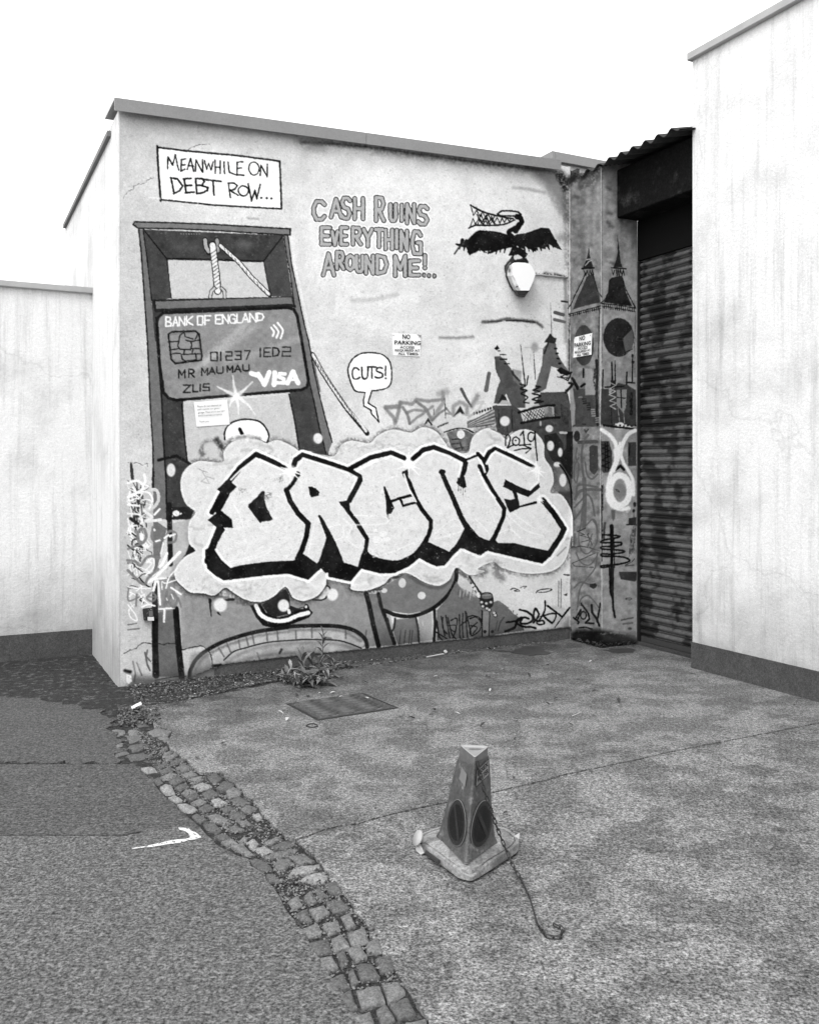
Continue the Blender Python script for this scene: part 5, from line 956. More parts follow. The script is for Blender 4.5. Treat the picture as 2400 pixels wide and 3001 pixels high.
# ---- cobbles
STN = '''355 500 405 482 412 505 340 525|375 540 430 515 460 530 395 575 360 565|370 580 470 540 490 555 410 605 385 600|430 610 520 582 555 595 460 640 435 625|310 650 385 615 430 625 380 650 320 668|330 685 420 650 460 665 450 690 350 705|475 655 545 618 605 660 560 690 490 695|180 658 290 655 320 685 240 705 180 680|345 735 440 697 490 715 460 745 370 760|525 715 610 680 660 715 570 745|415 765 500 728 555 765 460 800 430 790|585 755 690 725 710 755 630 785|270 760 330 745 370 780 320 800|750 735 810 705 865 745 820 795 770 785|345 820 385 795 435 810 470 870 390 880 350 840|470 820 540 785 590 820 510 855|620 810 700 775 780 815 690 850 640 830|515 870 600 835 650 865 560 890|820 830 880 775 975 800 930 845 850 850|695 870 780 845 845 885 760 912 715 905|560 905 640 868 680 895 600 930|900 860 960 820 1035 860 1000 895 920 905|415 905 460 880 530 930 480 950 430 930|600 950 680 915 740 945 660 985|775 930 830 918 905 950 850 980 800 980|935 935 1000 898 1105 950 1010 985|480 960 560 950 665 1015 580 1035 520 1010|665 1000 740 960 800 1000 720 1030|850 1000 930 970 985 1005 890 1040|1015 1010 1080 970 1165 995 1100 1035|610 1060 650 1040 740 1095 680 1120 630 1090|740 1055 830 1035 955 1105 900 1135 800 1115|915 1050 1000 1020 1070 1070 1000 1100|990 1105 1080 1095 1120 1140 1040 1150|1120 1055 1180 1045 1205 1080 1160 1105|700 1130 780 1120 860 1180 820 1210 740 1180|900 1170 980 1140 1050 1180 950 1195|800 1225 870 1210 940 1250 860 1270|860 1280 940 1250 1000 1300 900 1310|1000 1280 1050 1240 1100 1245 1060 1285|1070 1290 1120 1265 1175 1290 1150 1330 1100 1330|1215 1290 1320 1235 1380 1250 1280 1300|1290 1310 1400 1265 1480 1310 1380 1345 1310 1345|940 1320 1040 1300 1140 1395 1060 1395|1120 1345 1220 1315 1305 1360 1200 1395|1225 1410 1440 1335 1510 1345 1440 1390 1260 1420|1095 1430 1200 1425 1295 1515 1200 1525 1130 1480|1295 1500 1330 1430 1420 1420 1470 1460 1370 1510|1420 1410 1530 1370 1640 1440 1540 1480|1430 1565 1480 1500 1680 1465 1700 1500 1600 1545|1235 1550 1300 1545 1365 1615 1240 1610|1510 1615 1560 1575 1700 1540 1760 1560 1720 1625|215 340 330 305 440 345 400 385 280 390|320 395 400 385 440 420 380 440|60 330 150 320 200 370 80 380|60 390 190 385 210 420 90 450|50 460 200 440 260 470 120 520|140 285 220 275 260 300 170 315|60 540 220 520 300 560 100 600|-60 340 40 330 50 380 -50 400|-80 420 40 410 40 470 -60 480|-70 500 40 480 80 530 -40 560'''
stone_mats = [mat('cobble_%s' % n_, tone(v), .8, var=.22, scale=14, fine=.24, fscale=120, bump=.007, bscale=50) for n_, v in (('mid', 104), ('dark', 84), ('grey', 94), ('pale', 126))]
LITE = {7, 14, 24, 26, 34, 51, 49, 16, 22, 40, 44}
cob = thing('cobble_strip', None, None, on_ground(650, 2350), kind='structure')
def stone(P, idx, m=None, h=.0):
    n = len(P); c = sum(P, Vector()) / n; P = [c + (p - c) * 1.07 for p in P]; Pn = []
    for i in range(n):                       # rounded outline
        a, b_, d = P[i - 1], P[i], P[(i + 1) % n]; Pn += [b_.lerp(a, .30), b_.lerp(a, .12), b_.lerp((a + d) / 2, .02), b_.lerp(d, .12), b_.lerp(d, .30)]
    k = len(Pn); vs_ = []; rr = random.Random(idx)
    tilt = Vector((rr.uniform(-.05, .05), rr.uniform(-.05, .05), 0))
    for f, z in ((1.0, -.045), (1.0, -.010), (.965, -.001), (.90, .001)):
        for p in Pn:
            q = c + (p - c) * f; w_ = 1 + .12 * mnoise.noise(Vector((q.x * 22, q.y * 22, idx))) + .07 * mnoise.noise(Vector((q.x * 70, q.y * 70, idx))); q = c + (q - c) * w_
            vs_.append(Vector((q.x, q.y, z - .004 + h + (q - c).dot(tilt) + .006 * mnoise.noise(Vector((q.x * 35, q.y * 35, idx + .5))))))
    for p in Pn:
        q = c + (p - c) * .5; vs_.append(Vector((q.x, q.y, .003 + h + (q - c).dot(tilt) + .006 * mnoise.noise(Vector((q.x * 35, q.y * 35, idx + .5))))))
    vs_.append(Vector((c.x, c.y, .003 + h + .003 * rr.uniform(-1, 1))))
    ff = [(r_ * k + i, r_ * k + (i + 1) % k, (r_ + 1) * k + (i + 1) % k, (r_ + 1) * k + i) for r_ in range(4) for i in range(k)] + [(4 * k + i, 4 * k + (i + 1) % k, 5 * k) for i in range(k)]
    b = MB(); b.add(vs_, ff); return b.build('cobble', m or stone_mats[rr.choice([0, 1, 2, 0, 1])], cob, smooth=True)
for i, s in enumerate(STN.split('|')):
    P = gp('J:' + s); stone(P, i, stone_mats[3] if i in LITE else None, -.006 if i > 51 else 0)
# the strip runs on towards the photographer
random.seed(11); i = 100; y = 2612
while y < 3500:
    f = (y - 2600) / 900; xl = 800 + 470 * f + 30; xr = 1000 + 620 * f - 20; n = 4; hh = 34 + 60 * f
    n = random.choice([3, 4, 4]); xs = [xl + (xr - xl) * (k + random.uniform(-.22, .22)) / n for k in range(n + 1)]
    for k in range(n):
        sk = -(k - 1.5) * 14 * (1 + f)
        j_ = lambda a=7: random.uniform(-a, a)
        stone([on_ground(xs[k] + 4 + j_(), y + sk + 3 + j_(5)), on_ground(xs[k + 1] - 6 + j_(), y + sk - 10 + j_(5)), on_ground(xs[k + 1] + 12 + j_(), y + sk + hh - 16 + j_(6)), on_ground(xs[k] + 22 + j_(), y + sk + hh - 5 + j_(6))], i); i += 1
    y += hh + 4
# gravel between the stones
random.seed(5); b = MB(); strip = gp('J:100 300 300 400 J:250 600 520 600 J:420 800 900 800 J:640 1050 1180 1050 J:900 1300 1480 1300 J:1250 1560 1750 1560 N:830 2640 1050 2640 N:1000 2900 1240 2900')
for k in range(4200):
    a = random.random() ** .9 * 6.99; j = int(a); f = a - j
    l = strip[2 * j].lerp(strip[min(2 * j + 2, 14)], f); r_ = strip[2 * j + 1].lerp(strip[min(2 * j + 3, 15)], f)
    p = l.lerp(r_, random.random()) + UP * random.uniform(-.010, -.001); s = random.uniform(.002, .007)
    q = [p + Vector((s, 0, 0)), p + Vector((0, s, 0)), p - Vector((s, 0, 0)), p - Vector((0, s, 0)), p + Vector((0, 0, s * .9)), p - Vector((0, 0, s))]
    b.add(q, [(0, 1, 4), (1, 2, 4), (2, 3, 4), (3, 0, 4)])
tag(b.build('gravel', mat('gravel', tone(120), .9, g2=tone(60), patch=40, pmin=.45, pmax=.55)), None, None, None, 'stuff')
# ---- damp stains: thin films of wet dirt in shallow hollows
def film(s, z, m, amp=.02, name='damp_patch'):
    P = gp(s); P = rough(P + [P[0]], amp, .03, 12)[:-1]; b = MB()
    b.add([(p.x, p.y, z) for p in P], [tuple(t) for t in tessellate_polygon([[Vector((p.x, p.y, 0)) for p in P]])]); return tag(b.build(name, m), None, None, None, 'structure')
wetm = mat('wet_concrete', tone(58), .45, var=.5, scale=9, fine=.25, fscale=120)
film('I:110 1170 280 1175 330 1150 420 1135 540 1140 560 1165 620 1185 560 1205 430 1215 380 1200 200 1185', .003, wetm, .05)
film('I:1060 1170 1120 1155 1280 1150 1320 1165 1290 1185 1200 1195 1120 1185', .003, wetm, .05)
film('I:800 1085 960 1095 1050 1110 1340 1105 1345 1122 1200 1128 1000 1135 860 1105', .002, wetm)
film('J:1380 830 1440 800 1520 785 1550 800 1500 825 1430 845', .002, mat('stain', tone(96), .85, fine=.4, var=.3), .02, 'stain')
# ---- cover
mh = thing('manhole_cover', 'square dark metal cover with wavy ribs set in the concrete', 'manhole cover', on_ground(1000, 2070))
corn = [on_ground(842, 2064), on_ground(1062, 2033), on_ground(1165, 2076), on_ground(932, 2112)]
iron = mat('cast_iron', tone(64), .5, var=.2, scale=12, fine=.2, spec=.5)
def bil(u, v, P=corn, z=0): p = P[0].lerp(P[1], u).lerp(P[3].lerp(P[2], u), v); return Vector((p.x, p.y, z))
b = MB(); n = 96; m2 = 150; vv = []
for j in range(m2 + 1):
    for i in range(n + 1):
        u, v = i / n, j / m2; e = min(u, 1 - u, v, 1 - v)
        c_ = math.exp(-(((u - .5) / .2) ** 2 + ((v - .45) / .16) ** 2))
        wv = math.sin(2 * math.pi * (v * 7.5 + .22 * math.sin(2 * math.pi * u * 3.5)))
        h = .010 * wv * (1 - c_) + c_ * .005 * mnoise.noise(Vector((u * 30, v * 30, 0)))
        vv.append(bil(.02 + u * .96, .02 + v * .96, z=.0055 + (h if e > .035 else -.002)))
b.add(vv, [(j * (n + 1) + i, j * (n + 1) + i + 1, (j + 1) * (n + 1) + i + 1, (j + 1) * (n + 1) + i) for j in range(m2) for i in range(n)]); b.build('ribbed_plate', iron, mh, smooth=True)
b = MB()
for a, c_ in ((0, 1), (1, 2), (2, 3), (3, 0)):
    p, q = corn[a], corn[c_]; d = (q - p).normalized(); nn = Vector((-d.y, d.x, 0))
    b.slab(p - nn * .006 + UP * -.01, (q - p), nn * .012, UP * (.0125 + .0004 * a))
b.build('frame', mat('frame_iron', tone(48), .6, fine=.2), mh)

# ================================================================== things on the wall
def on_wall_obj(kind): return {'m': on_mural, 's': on_side, 'f': on_front}[kind]
white_sheet = mat('printed_sheet', tone(243), .6, var=.03, scale=20)
ink = mat('black_ink', tone(34), .7)
def sheet(name, kind, corners, parent, m, out=.004, bow=.004, n=10, seed=1):
    """a thin sheet, slightly bowed, from four traced corners (tl, tr, br, bl)"""
    f = on_wall_obj(kind); nn = OUT if kind != 's' else -U
    c = [f(*p) for p in corners]; b = MB(); vv = []
    for j in range(n + 1):
        for i in range(n + 1):
            u, v = i / n, j / n; p = c[0].lerp(c[1], u).lerp(c[3].lerp(c[2], u), v)
            vv.append(p + nn * (out + bow * (abs(mnoise.noise(Vector((u * 2.2, v * 2.2, seed)))))))
    k = len(vv); vv += [v - nn * .0012 for v in vv]
    ff = [(j * (n + 1) + i, j * (n + 1) + i + 1, (j + 1) * (n + 1) + i + 1, (j + 1) * (n + 1) + i) for j in range(n) for i in range(n)]
    ff += [tuple(x + k for x in f_)[::-1] for f_ in ff]
    b.add(vv, ff); return b.build(name, m, parent, smooth=True)
def text_mesh(name, s, quad, kind, parent, m=ink, bold=.02, out=.010, n_=None):
    """lettering fitted to a traced quad (tl, tr, br, bl)"""
    cu = bpy.data.curves.new(name, 'FONT'); cu.body = s; cu.offset = bold; cu.resolution_u = 2
    to = bpy.data.objects.new('tmp_text', cu); sc.collection.objects.link(to); dg = bpy.context.evaluated_depsgraph_get(); dg.update()
    me = bpy.data.meshes.new_from_object(to.evaluated_get(dg)); bpy.data.objects.remove(to)
    X = [v.co.x for v in me.vertices]; Y = [v.co.y for v in me.vertices]; x0, x1, y0, y1 = min(X), max(X), min(Y), max(Y)
    f = on_wall_obj(kind) if isinstance(kind, str) else kind; nn = n_ if n_ is not None else (OUT if kind != 's' else -U); q = [Vector(f(*p)) for p in quad]; org = world_loc(parent)
    for v in me.vertices:
        u, w_ = (v.co.x - x0) / (x1 - x0), 1 - (v.co.y - y0) / (y1 - y0)
        v.co = q[0].lerp(q[1], u).lerp(q[3].lerp(q[2], u), w_) + nn * out - org
    me.materials.clear(); me.materials.append(m); o = bpy.data.objects.new(name, me); link(o, parent); return o
def Q4(k, x0, y0, x1, y1, dy=0., h1=None):
    h = y1 - y0; h1 = h if h1 is None else h1
    return [c2n(k, x0, y0), c2n(k, x1, y0 + dy), c2n(k, x1, y0 + dy + h1), c2n(k, x0, y0 + h)]
def nsign(label, kind, corners, rows, loc):
    t = thing('no_parking_sign', label, 'sign', loc); sheet('panel', kind, corners, t, white_sheet)
    for s, q in rows: text_mesh('lettering', s, q, kind, t)
    return t
s1 = nsign('white NO PARKING notice with a torn top corner, screwed above the speech bubble', 'm',
    [c2n('B', 856, 1654), c2n('B', 1100, 1665), c2n('E', 1092, 128), c2n('E', 866, 118)],
    [('NO', Q4('B', 943, 1664, 1008, 1704, 2)), ('PARKING', Q4('B', 876, 1716, 1096, 1750, 6)), ('ACCESS', Q4('E', 922, 38, 1042, 60, 3)), ('REQUIRED AT', Q4('E', 880, 65, 1088, 88, 4)), ('ALL TIMES', Q4('E', 905, 93, 1070, 114, 4))], on_mural(1190, 1010))
s2 = nsign('white NO PARKING notice leaning on the side face of the pier, over the painted clock', 's',
    [c2n('C', 815, 1690), c2n('C', 966, 1653), c2n('F', 960, 112), c2n('F', 807, 138)],
    [('NO', Q4('C', 862, 1682, 910, 1722, -12)), ('PARKING', Q4('F', 820, 17, 958, 52, -22, 33)), ('ACCESS', Q4('F', 850, 48, 930, 72, -10, 24)), ('REQUIRED AT', Q4('F', 823, 83, 956, 107, -21, 22)), ('ALL TIMES', Q4('F', 841, 106, 944, 128, -15, 21))], on_side(1708, 1010))
b = MB(); cr = [on_mural(*c2n('B', x, y)) for x, y in ((1062, 1664), (1100, 1665), (1098, 1700))]
b.add([cr[0] + OUT * .010, cr[1] + OUT * .03 - U * .012 - UP * .01, cr[2] + OUT * .010], [(0, 1, 2)]); b.build('curled_corner', mat('curl', tone(190), .7), s1)
for s, k, pts in ((s1, 'm', ((1152, 982), (1228, 986), (1224, 1038))), (s2, 's', ((1686, 990), (1732, 982)))):
    for x, y in pts:
        nn = OUT if k == 'm' else -U; p = on_wall_obj(k)(x, y) + nn * .007; b = MB(); b.tube([p, p + nn * .004], .004, 6); b.build('screw', mat('screw', tone(90), .5), s)
nt_ = thing('paper_notice', 'small white typed paper notice taped to the wall under the painted bank card', 'notice', on_mural(620, 1212))
sheet('sheet', 'm', [c2n('D', 626, 514), c2n('D', 906, 490), c2n('D', 928, 700), c2n('D', 648, 720)], nt_, mat('paper', tone(240), .8), bow=.006, seed=4)
for s, q in (('Please do not obstruct or', Q4('D', 652, 540, 856, 558, -12)), ('park outside our gates /', Q4('D', 656, 567, 846, 585, -11)), ('garage. They are in use 24/7', Q4('D', 659, 594, 884, 612, -14)), ('and it is private property', Q4('D', 662, 619, 860, 637, -12)), ('Thank you', Q4('D', 666, 670, 750, 688, -5))):
    text_mesh('lettering', s, q, 'm', nt_, mat('faded_ink', tone(80), .8), bold=.0, out=.012)
# ---- bulkhead lamp
lamp = thing('wall_lamp', 'white lantern-shaped wall lamp under the feet of the painted bird', 'lamp', on_mural(1530, 830))
def U_(x, y, out): return on_mural(1440 + x * .13921, 720 + y * .13921, out)
front = [U_(x, y, .125) for x, y in ((478, 352), (560, 345), (700, 352), (800, 375), (860, 440), (928, 590), (880, 740), (790, 940), (620, 938), (545, 800), (450, 600), (430, 430))]
mid = [U_(x, y, .085) for x, y in ((430, 380), (540, 348), (690, 352), (790, 380), (850, 445), (925, 600), (890, 760), (805, 940), (535, 940), (470, 820), (415, 640), (415, 450))]
back = [U_(x, y, .03) for x, y in ((370, 420), (480, 370), (640, 350), (760, 380), (830, 445), (905, 600), (885, 760), (790, 940), (470, 930), (400, 800), (330, 620), (340, 500))]
wp = mat('lamp_diffuser', tone(246), .35, var=.02, scale=10, spec=.5); sd = mat('lamp_side', tone(196), .4, var=.25, scale=24, g2=tone(110), patch=16, pmin=.5, pmax=.62)
n = 12
b = MB(); b.add(front + mid, [tuple(range(n))] + [(i, (i + 1) % n, n + (i + 1) % n, n + i) for i in range(n)]); b.build('diffuser', wp, lamp, bevel=.0)
b = MB(); b.add(mid + back, [(i, (i + 1) % n, n + (i + 1) % n, n + i) for i in range(n)]); b.build('side_panel', sd, lamp)
b = MB(); bt = [U_(x, y, .12) for x, y in ((545, 942), (800, 944), (700, 1035), (560, 1030))]; bb = [U_(x, y, .01) for x, y in ((455, 930), (800, 944), (690, 1085), (540, 1060))]
b.add(bt + bb, [(0, 1, 2, 3), (4, 5, 6, 7), (0, 1, 5, 4), (1, 2, 6, 5), (2, 3, 7, 6), (3, 0, 4, 7)]); b.build('base_cap', mat('lamp_cap', tone(44), .5), lamp, bevel=.003)
b = MB(); b.prism([p + OUT * -.026 for p in back], OUT * .024); b.build('back_plate', mat('lamp_plate', tone(56), .6), lamp)
for x, y in ((540, 855), (815, 870)): p = U_(x, y, .118); b = MB(); b.tube([p - OUT * .02, p + OUT * .006], .005, 8); b.build('screw', mat('screw', tone(60)), lamp)
cb = thing('cable_conduit', 'thin dirty conduit running from the lamp to the corner', 'conduit', on_mural(1620, 808))
P = [on_mural(1440 + x * .13921, 720 + y * .13921, .012) for x, y in ((905, 605), (1050, 612), (1200, 630), (1400, 650), (1600, 672))]
b = MB(); b.tube(P, .009, 8); b.build('tube', mat('conduit', tone(150), .6, var=.4, scale=30), cb, smooth=True)
b = MB(); random.seed(8)
for k in range(90):
    p = P[0].lerp(P[-1], random.random() ** 1.3) + OUT * random.uniform(-.008, .004) + UP * random.uniform(.006, .02); s = random.uniform(.002, .006)
    b.add([p + U * s, p + UP * s, p - U * s, p + OUT * s], [(0, 1, 3), (1, 2, 3)])
tag(b.build('dirt', mat('black_moss', tone(36), 1), cb), kind='stuff')
# ---- key box at the left
kb = thing('key_box', 'small dark metal box with a bright latch on the left of the mural', 'box', on_mural(433, 1800))
M_ = lambda x, y, o=0.: on_mural(360 + x * .37106, 1260 + y * .37106, o)
def wall_box(q, o0, o1): return MB().box8([M_(*p, o0) for p in q] + [M_(*p, o1) for p in q])
wall_box([(155, 1412), (240, 1402), (250, 1505), (165, 1508)], .0, .05).build('body', mat('box_metal', tone(44), .5, var=.6, scale=40, g2=tone(200), patch=50, pmin=.62, pmax=.68), kb, bevel=.004)
wall_box([(195, 1478), (245, 1478), (247, 1508), (197, 1508)], .052, .062).build('latch', mat('bright_metal', tone(215), .35), kb, bevel=.001)
wall_box([(205, 1430), (235, 1428), (238, 1470), (208, 1472)], .052, .056).build('label_plate', mat('plate', tone(100), .4), kb)
# small clip on the conduit line, screw holes and a nail in the wall
# ================================================================== traffic cone
cone = thing('traffic_cone', 'battered triangular no-waiting cone with a chain hanging from it', 'cone', (.28, 3.58, 0))
plast = mat('cone_plastic', tone(98), .5, var=.4, scale=14, fine=.1, fscale=200, g2=tone(88), patch=9, spec=.4)
sleeve_m = mat('cone_sleeve', tone(76), .42, var=.4, scale=16, fine=.2, g2=tone(118), patch=16, pmin=.56, pmax=.66, spec=.45, spots=.0)
base_m = mat('cone_base', tone(134), .6, var=.35, scale=18, fine=.2, g2=tone(96), patch=11)
TZ, BZ = .432, .048
TL_, TF, TR = Vector((.250, 3.640, TZ)), Vector((.2975, 3.492, TZ - .004)), Vector((.366, 3.622, TZ))
BL_, BF, BR = Vector((.160, 3.668, BZ)), Vector((.258, 3.425, BZ)), Vector((.392, 3.607, BZ))
def tri_ring(L_, F_, R_, cut=.12, n=4):
    P = []; V3 = [L_, F_, R_]
    for i in range(3):
        a, c, d = V3[i - 1], V3[i], V3[(i + 1) % 3]; p, q = c.lerp(a, cut), c.lerp(d, cut)
        for k in range(n + 1): f = k / n; P.append(p.lerp(c, f * (1 - f) * 1.0 + .0).lerp(q, f) if 0 else (p * (1 - f) ** 2 + c * 2 * f * (1 - f) + q * f ** 2))
    return P
def loft(rings, cap0=False, cap1=False):
    b = MB(); n = len(rings[0]); b.add([p for r_ in rings for p in r_], [(i * n + k, i * n + (k + 1) % n, (i + 1) * n + (k + 1) % n, (i + 1) * n + k) for i in range(len(rings) - 1) for k in range(n)])
    if cap0: b.f.append(tuple(range(n))[::-1])
    if cap1: b.f.append(tuple(range((len(rings) - 1) * n, len(rings) * n)))
    return b
rings = []
for i in range(13):
    f = i / 12; g = f ** 1.0; flare = .10 * max(0, 1 - f / .12) ** 2
    r_ = tri_ring(BL_.lerp(TL_, g), BF.lerp(TF, g), BR.lerp(TR, g), .10 + .03 * f)
    c = sum(r_, Vector()) / len(r_); r_ = [c + (p - c) * (1 + flare) for p in r_]
    r_ = [c + (p - c) * (1 - .03 * math.sin(math.pi * f)) for p in r_]
    rings.append([p + Vector((mnoise.noise(p * 14) * .002, mnoise.noise(p * 14 + Vector((3, 3, 3))) * .002, 0)) for p in r_])
loft(rings).build('body', plast, cone, smooth=True)
topr = rings[-1]; c = sum(topr, Vector()) / len(topr)
hole = [c + Vector((math.cos(2 * math.pi * k / 15 + 2.6) * .026, math.sin(2 * math.pi * k / 15 + 2.6) * .014, .0)) + Vector((.004, .012, -.002)) for k in range(15)]
t_in = [c + (p - c) * .86 + UP * -.004 for p in topr]; rim = [c + (p - c) * .96 + UP * .003 for p in topr]
loft([topr, rim, t_in]).build('top_rim', mat('cone_top_rim', tone(150), .5, var=.1), cone, smooth=True)
loft([t_in, hole, [p - UP * .05 for p in hole]]).build('top_plate', mat('cone_top', tone(132), .55, var=.2, scale=30), cone)
b = MB(); b.add([p - UP * .045 for p in hole], [tuple(range(15))]); b.build('socket', mat('socket', tone(24), .8), cone)
# torn outer sleeve: covers from the base to a ragged top, highest over the front edge
sl_r = []
for i in range(15):
    f = i / 14; row = []
    for k in range(15):
        topf = .91
        side = k // 5
        jagd = .028 * abs(mnoise.noise(Vector((k * 1.7, 0, 2)))) * 2
        if k in (5, 6, 7, 8, 9): topf = .955
        if k in (0, 1, 2, 3, 4): topf = .86
        if k in (2, 3): topf = .845
        g = .02 + (topf - jagd - .02) * f
        lo, hi = int(min(g * 12, 11.999)), 0; q = rings[lo][k].lerp(rings[lo + 1][k], g * 12 - lo)
        cc = (sum(rings[lo], Vector()) / 15).lerp(sum(rings[lo + 1], Vector()) / 15, g * 12 - lo); row.append(cc + (q - cc) * 1.04 + (q - cc).normalized() * .0015)
    sl_r.append(row)
loft(sl_r).build('sleeve', sleeve_m, cone, smooth=True)
# no-waiting roundels on the two visible faces
def face_pt(side, a, f, out):      # a: across 0..1, f: height 0..1
    L_, R_ = (BL_.lerp(TL_, f), BF.lerp(TF, f)) if side == 0 else (BF.lerp(TF, f), BR.lerp(TR, f))
    nrm = ((BF - BL_).cross(TL_ - BL_) if side == 0 else (BR - BF).cross(TF - BF)).normalized()
    if nrm.y > 0: nrm = -nrm
    return L_.lerp(R_, a) + nrm * (out + .006)
dark_d = mat('roundel_dark', tone(18), .4, var=.4, scale=40, spec=.25, dots=(170, .10, .10)); ring_d = mat('roundel_ring', tone(42), .4, var=.4, scale=50, dots=(260, .12, .12)); lip = mat('roundel_lip', tone(104), .5)
for side, ca, ra in ((0, .60, .34), (1, .46, .40)):
    fc, rf = .30, .215; N_ = 36
    def ell(k, s, ex=.0, out=.002):
        a_ = 2 * math.pi * k / N_; return face_pt(side, ca + ra * s * math.cos(a_), fc + rf * s * math.sin(a_), out)
    b = MB(); b.add([ell(k, 1.035, out=.0) for k in range(N_)] + [ell(k, 1.0, out=.0015) for k in range(N_)], [(k, (k + 1) % N_, N_ + (k + 1) % N_, N_ + k) for k in range(N_)]); b.build('roundel_lip', lip, cone, smooth=True)
    b = MB(); b.add([ell(k, 1.0, out=.0015) for k in range(N_)] + [ell(k, .80, out=.002) for k in range(N_)], [(k, (k + 1) % N_, N_ + (k + 1) % N_, N_ + k) for k in range(N_)]); rg = b.build('roundel', ring_d, cone)
    b = MB(); b.add([ell(k, .80, out=.002) for k in range(N_)], [tuple(range(N_))]); b.build('disc', dark_d, rg)
    b = MB(); s_ = .8; q = []
    for aa in (118, 134, 298, 314): q.append(face_pt(side, ca + ra * s_ * math.cos(R(aa)), fc + rf * s_ * math.sin(R(aa)), .003))
    b.add(q, [(0, 1, 2, 3)]); b.build('slash', ring_d, rg)
# owner's label on the right face
lab = [face_pt(1, a, f, .0) for a, f in ((.12, .865), (.84, .893), (.84, .733), (.12, .705))]
b = MB(); b.add(lab + [p + Vector((0, 0, -.0008)) for p in lab], [(0, 1, 2, 3)]); b.build('label_panel', mat('label_panel', tone(124), .5, var=.15, scale=30), cone)
def lf(a, f): return face_pt(1, a, f, 0)
nf = (BR - BF).cross(TF - BF).normalized(); nf = -nf if nf.y > 0 else nf
text_mesh('lettering', 'ESSEX', [(.18, .852), (.79, .876), (.79, .83), (.18, .805)], lf, cone, ink, .03, .0015, nf)
text_mesh('lettering', 'WATER', [(.18, .782), (.79, .808), (.79, .761), (.18, .733)], lf, cone, ink, .03, .0015, nf)
b = MB(); 
for i in range(4): 
    p, q = lab[i], lab[(i + 1) % 4]; b.tube([p + nf * .001, q + nf * .001], .0012, 4)
b.build('label_border', ink, cone)
b = MB(); lab2 = [face_pt(0, a, f, -.001) for a, f in ((.42, .83), (.74, .80), (.72, .67), (.40, .70))]; b.add(lab2, [(0, 1, 2, 3)]); b.build('sticker', mat('sticker', tone(118), .5, var=.1, scale=30), cone)
# base: clipped triangle plate with a raised rolled lip, front corner crumpled down
bp_ = [Vector(p) for p in ((.118, 3.735, 0), (.096, 3.665, 0), (.112, 3.610, 0), (.200, 3.455, 0), (.232, 3.402, 0), (.262, 3.386, 0), (.300, 3.402, 0), (.440, 3.572, 0), (.476, 3.640, 0), (.478, 3.700, 0), (.420, 3.790, 0), (.250, 3.815, 0))]
c = sum(bp_, Vector()) / len(bp_); bp_ = [c + (p - c) * 1.05 for p in bp_]
def sub(P, k=3):
    out = []; n = len(P)
    for i in range(n):
        a, b_, d, e = P[i - 1], P[i], P[(i + 1) % n], P[(i + 2) % n]
        for j in range(k):
            t = j / k; out.append(.5 * ((2 * b_) + (-a + d) * t + (2 * a - 5 * b_ + 4 * d - e) * t * t + (-a + 3 * b_ - 3 * d + e) * t ** 3))
    return out
bs = sub(bp_); rr_ = []
for f, z in ((.93, .001), (.97, .009), (1.0, .012), (1.0, .036), (.988, .041), (.925, .043), (.915, .036), (.895, .036), (.885, .044), (.78, .047), (.56, .056)):
    row = []
    for p in bs:
        q = c + (p - c) * f; fr = max(0, 1 - (Vector((q.x, q.y, 0)) - Vector((.262, 3.386, 0))).length / .10)
        z2 = z * (1 - .30 * fr) + .003 * mnoise.noise(Vector((q.x * 22, q.y * 22, z * 30))) * (1 if z > .01 else 0) + .010 * fr * math.sin(q.x * 60) * (f > .9) * (z > .02)
        q = q + Vector((mnoise.noise(q * 18) * .005, mnoise.noise(q * 18 + Vector((5, 5, 5))) * .005, 0)); row.append(Vector((q.x, q.y, max(z2, .001))))
    rr_.append(row)
loft(rr_, cap1=True).build('base', base_m, cone, smooth=True).data.set_sharp_from_angle(angle=R(30))
b = MB(); b.slab(Vector((.165, 3.49, .020)), Vector((-.050, .092, 0)), Vector((-.008, -.006, .0)), UP * .014); b.build('base_groove', mat('groove', tone(60), .8), cone, bevel=.002)
# bent flange stub sticking out at the left corner
pA = Vector((.120, 3.655, .035)); pB = Vector((.083, 3.640, .056)); ax = (pB - pA).normalized()
b = MB(); b.tube([pA, pA.lerp(pB, .5), pB - ax * .008, pB, pB + ax * .006], [.013, .014, .018, .032, .031], 18); b.build('flange_stub', mat('flange', tone(168), .6, var=.2, scale=20), cone, smooth=True)
b = MB(); b.add([Vector((.100, 3.628, .034)), Vector((.072, 3.640, .040)), Vector((.074, 3.632, .010)), Vector((.092, 3.612, .001)), Vector((.108, 3.606, .012))], [(0, 1, 2, 3, 4)]); b.build('torn_flap', mat('flange', tone(168)), cone)
b = MB(); b.add([Vector((.452, 3.690, .030)), Vector((.500, 3.705, .052)), Vector((.494, 3.676, .040)), Vector((.474, 3.640, .022))], [(0, 1, 2, 3)]); b.build('torn_flap', mat('flange', tone(168)), cone)
# ---- chain
chain = thing('chain', 'rusty steel chain hanging down the right face of the cone to the ground', 'chain', (.35, 3.5, .2))
def Zp(x, y, d): # point at distance d along the sight line of the close-up crop
    q = ray(1180 + x * .22042, 2160 + y * .22042); return O + q * d
path = [Zp(985, 325, 3.500), Zp(1010, 420, 3.503), Zp(1045, 540, 3.500), Zp(1080, 700, 3.494), Zp(1120, 820, 3.492), Zp(1170, 960, 3.492), Zp(1220, 1110, 3.495), Zp(1265, 1240, 3.498), Zp(1330, 1400, 3.502), Zp(1400, 1560, 3.492), Zp(1440, 1660, 3.47), Zp(1500, 1780, 3.43)]
gnd = [on_ground(1524, 2572, .006), on_ground(1552, 2630, .006), on_ground(1575, 2710, .006), on_ground(1600, 2745, .006), on_ground(1640, 2750, .007), on_ground(1650, 2725, .008), on_ground(1625, 2712, .010)]
